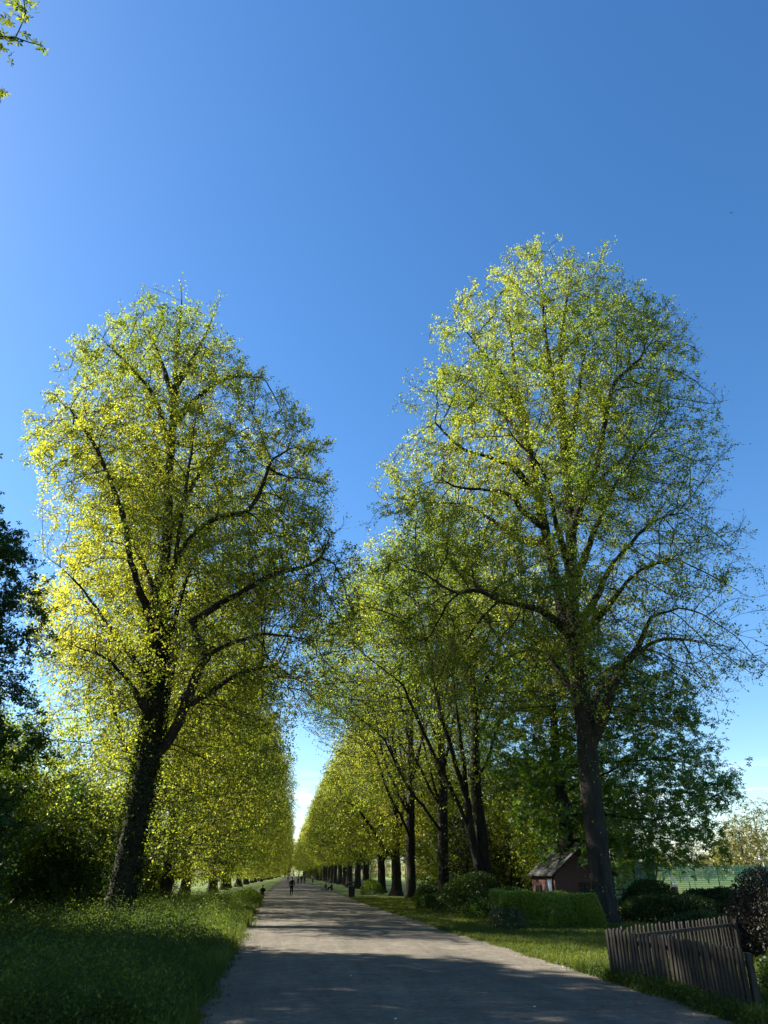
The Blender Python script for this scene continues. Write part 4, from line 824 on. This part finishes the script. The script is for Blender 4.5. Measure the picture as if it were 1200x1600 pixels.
for px, py, lab, c, l in [(466, 1374, 'walker in pale top, left of the distant group', M['cloth_w'], M['coat']), (471, 1374, 'dark-clothed walker in the middle of the distant group', M['coat'], M['coat']), (476, 1375, 'walker in blue at the right of the distant group', M['cloth_b'], M['coat']), (450, 1375, 'walker in white at the left path edge far away', M['cloth_w'], M['cloth_w']), (489, 1378, 'far walker in pale clothes at the right path edge', M['cloth_w'], M['cloth_b'])]:
    q = at_y(px, 1374, 165); person((q[0], 165+py % 3, .012), rad(180 if px % 2 else 0), lab, 'stand', c, l, M['hair'], GW)

# ------------------------------------------------------------------ ground cover
def tufts(name, X, Y, hmin, hmax, mat, R, per=7, wd=.012, lean=.35, lz=0.0, tint0=.5):
    n = len(X); B = np.stack([X, Y, np.full(n, lz)], 1); B = np.repeat(B, per, 0)+np.stack([R.normal(0, .05, n*per), R.normal(0, .05, n*per), np.zeros(n*per)], 1)
    m = len(B); h = R.uniform(hmin, hmax, m)*np.repeat(R.uniform(.6, 1.25, n), per); th = R.uniform(0, 6.28, m); d = np.stack([np.cos(th), np.sin(th), 0*th], 1); sd_ = np.stack([-np.sin(th), np.cos(th), 0*th], 1); ln = np.abs(R.normal(0, lean, m))[:, None]*h[:, None]; hh = h[:, None]*np.array([0, 0, 1.]); w_ = wd*R.uniform(.6, 1.4, (m, 1))
    V = np.stack([B-sd_*w_, B+sd_*w_, B+hh*.6+d*ln*.4+sd_*w_*.7, B+hh*.6+d*ln*.4-sd_*w_*.7, B+hh*.93+d*ln], 1).reshape(-1, 3); o = np.arange(m)[:, None]*5
    tn = np.repeat(clump_tint(np.stack([X, Y, X*0], 1), R, tint0, .3, 1.2, .1), per)+R.normal(0, .1, m)
    return tagp(link(name, fast_mesh(name, V, [np.hstack([o, o+1, o+2, o+3]), np.hstack([o+3, o+2, o+4])], mat, np.concatenate([tn, tn]))), kind='stuff', label=None)
def scatter(R, n, x0, x1, y0, y1, pw=1.6):
    y = y0+(y1-y0)*R.random(n)**pw; x = R.uniform(0, 1, n); return x, y
R = np.random.default_rng(90)
lx = lambda y: np.interp(y, ys, el)
rx = lambda y: np.interp(y, ys, er)
# left verge: tall herbs
x, y = scatter(R, 30000, 0, 1, 11, 75); X = lx(y)+.12-(.1+x**1.1*(5+y*.28)); hgt = np.clip((lx(y)-X)*.5+.25, .25, 1)
g = tufts('grass', X, y, .16, .42, M['blade'], R, 5, .010, .5, tint0=.45); tagp(g, 'long grass of the left verge', 'grass')
def herbs(name, n, x0f, mat, R, hh, size, flowers=0, pw=1.6, y0=11.5, y1=80, xw=None):
    x, y = scatter(R, n, 0, 1, y0, y1, pw); X = x0f(x, y); per = 13; B = np.repeat(np.stack([X, y, 0*y], 1), per, 0); m = len(B)
    hs_ = np.repeat(R.uniform(.35, 1, n)*hh, per)*np.clip(np.repeat(np.abs(X-lx(y))*.8+.25, per), .3, 1.0)*np.repeat(np.clip(.85+.5*np.sin(X*1.9+y*.7)*np.sin(y*.9-X*.6)+.3*np.sin(X*4.1-y*2.3), .25, 1.6), per); z = hs_*R.random(m)**.6; C = B+np.stack([R.normal(0, .11, m), R.normal(0, .11, m), z], 1)
    LV, LF = leaf_quads(C, size*R.uniform(.5, 1.3, m), R, up=.9, asp=.55, droop=.1); o = link(name, fast_mesh(name, LV, [LF], mat, clump_tint(C, R, .45, .3, 1.6, .15))); tagp(o, kind='stuff'); return o
h = herbs('undergrowth', 34000, lambda x, y: lx(y)-(.25+x**1.0*(5+y*.26)), M['herb'], R, 1.0, .062); tagp(h, 'nettles and leafy herbs covering the left verge', 'undergrowth')
# cow parsley umbels
n = 60; x, y = scatter(R, n, 0, 1, 13, 60, 1.4); X = lx(y)-(.6+x*(4+y*.25)); V = []; m_ = 26
C = np.repeat(np.stack([X, y, R.uniform(.5, .85, n)], 1), m_, 0); th = R.uniform(0, 6.28, len(C)); q = R.random(len(C))**.5*.06; C += np.stack([np.cos(th)*q, np.sin(th)*q, R.normal(0, .006, len(C))], 1)
LV, LF = leaf_quads(C, .014*R.uniform(.6, 1.3, len(C)), R, up=1.5); fl = link('cow_parsley', fast_mesh('cow_parsley', LV, [LF], M['flower'])); tagp(fl, 'white cow parsley flower heads scattered in the left verge', 'flowers', kind='stuff')
# right lawn: short grass
x, y = scatter(R, 42000, 0, 1, 12, 75, 1.5); X = rx(y)-.08+x**1.3*(4+y*.16)
g = tufts('grass', X, y, .05, .13, M['blade'], R, 5, .009, .6, tint0=.6); tagp(g, 'short lawn grass of the right verge', 'grass')
# weeds at the fence foot
def fence_x(y): return np.interp(y, [FB[1], FM[1], FA[1]], [FB[0], FM[0], FA[0]])
n = 1500; y = R.uniform(11.6, 18.2, n); X = fence_x(y)-.12+R.normal(-.02, .20, n); X = np.where(X < rx(y)-.1, rx(y)+R.uniform(-.08, .25, n), X); per = 16
B = np.repeat(np.stack([X, y, 0*y], 1), per, 0); hz_ = np.repeat(R.uniform(.05, .34, n)*np.clip(1-np.abs(X-fence_x(y)+.1)*1.2, .25, 1), per); C = B+np.stack([R.normal(0, .09, len(B)), R.normal(0, .09, len(B)), hz_*R.random(len(B))], 1)
LV, LF = leaf_quads(C, .055*R.uniform(.5, 1.4, len(C)), R, up=.8, asp=.6); wd_ = link('weeds', fast_mesh('weeds', LV, [LF], M['herb'], clump_tint(C, R, .3, .3, 1, .15))); tagp(wd_, 'low weeds growing at the foot of the picket fence', 'weeds', kind='stuff')
x = R.random(9000); y = R.uniform(11.6, 19, 9000); X = fence_x(y)+R.uniform(-.35, 3.5, 9000); X = np.maximum(X, rx(y)-.05)
g = tufts('grass', X, y, .10, .32, M['blade'], R, 5, .008, .5, tint0=.35); tagp(g, 'rough grass inside the picket fence', 'grass')
n = 2600; y = 11.5+45*R.random(n)**1.4; sd2 = R.random(n) < .5; gate = np.clip(.5+.6*np.sin(y*1.3)+.4*np.sin(y*3.7+1), 0, 1); dx = R.normal(0, .13, n)+.10*gate
X = np.where(sd2, lx(y)-.05+dx, rx(y)+.05-dx); q = R.random(n) < .35+.65*gate
g = tufts('grass', X[q], y[q], .03, .12, M['blade'], R, 6, .007, .7, lz=.01, tint0=.45); tagp(g, 'ragged grass creeping over both path edges', 'grass')
# fallen blossom and leaf litter on the path
n = 2600; y = 12+34*R.random(n)**1.4; x = np.where(R.random(n) < .6, lx(y)+np.abs(R.normal(0, .5, n)), rx(y)-np.abs(R.normal(0, .6, n))); C = np.stack([x, y, np.full(n, .045)], 1)
LV, LF = leaf_quads(C, .028*R.uniform(.5, 1.4, n), R, up=6); lt = link('leaf_litter', fast_mesh('leaf_litter', LV, [LF], M['pale'], R.random(n))); tagp(lt, 'small fallen leaves and bud scales along the path edges', 'leaf litter', kind='stuff')
for px, py, lab in [(618, 1592, 'white paper scrap lying on the path at the bottom centre'), (835, 1573, 'white paper scrap on the path toward the fence'), (548, 1525, 'tiny white scrap on the path further up')]:
    q = at_z(px, py, .06); me = fast_mesh('paper_scrap', [(-.02, -.015, 0), (.02, -.02, .004), (.024, .016, .012), (-.016, .02, .003), (0, 0, .018)], [[(0, 1, 4), (1, 2, 4), (2, 3, 4), (3, 0, 4)]], M['white'])
    o = link('paper_scrap', me, None, (q[0], q[1], .058)); tagp(o, lab, 'litter', 'scraps of litter on the path')
q = at_y(1143, 333, 60); b = MB(); b.tube([(0, -.12, 0), (0, -.03, .02), (0, .06, .02), (0, .13, .03)], [.004, .035, .03, .008], 8)
b.add([(0, .02, .03), (0, -.05, .03), (-.16, -.03, .12), (-.3, -.08, .09), (-.16, .03, .12)], [(0, 1, 2, 4), (4, 2, 3)]); b.add([(0, .02, .03), (0, -.05, .03), (.16, -.03, .12), (.3, -.08, .09), (.16, .03, .12)], [(0, 4, 2, 1), (4, 3, 2)])
o = b.build('bird', M['coat'], None, tuple(q)); tagp(o, 'small dark bird flying high in the sky at the right', 'bird')
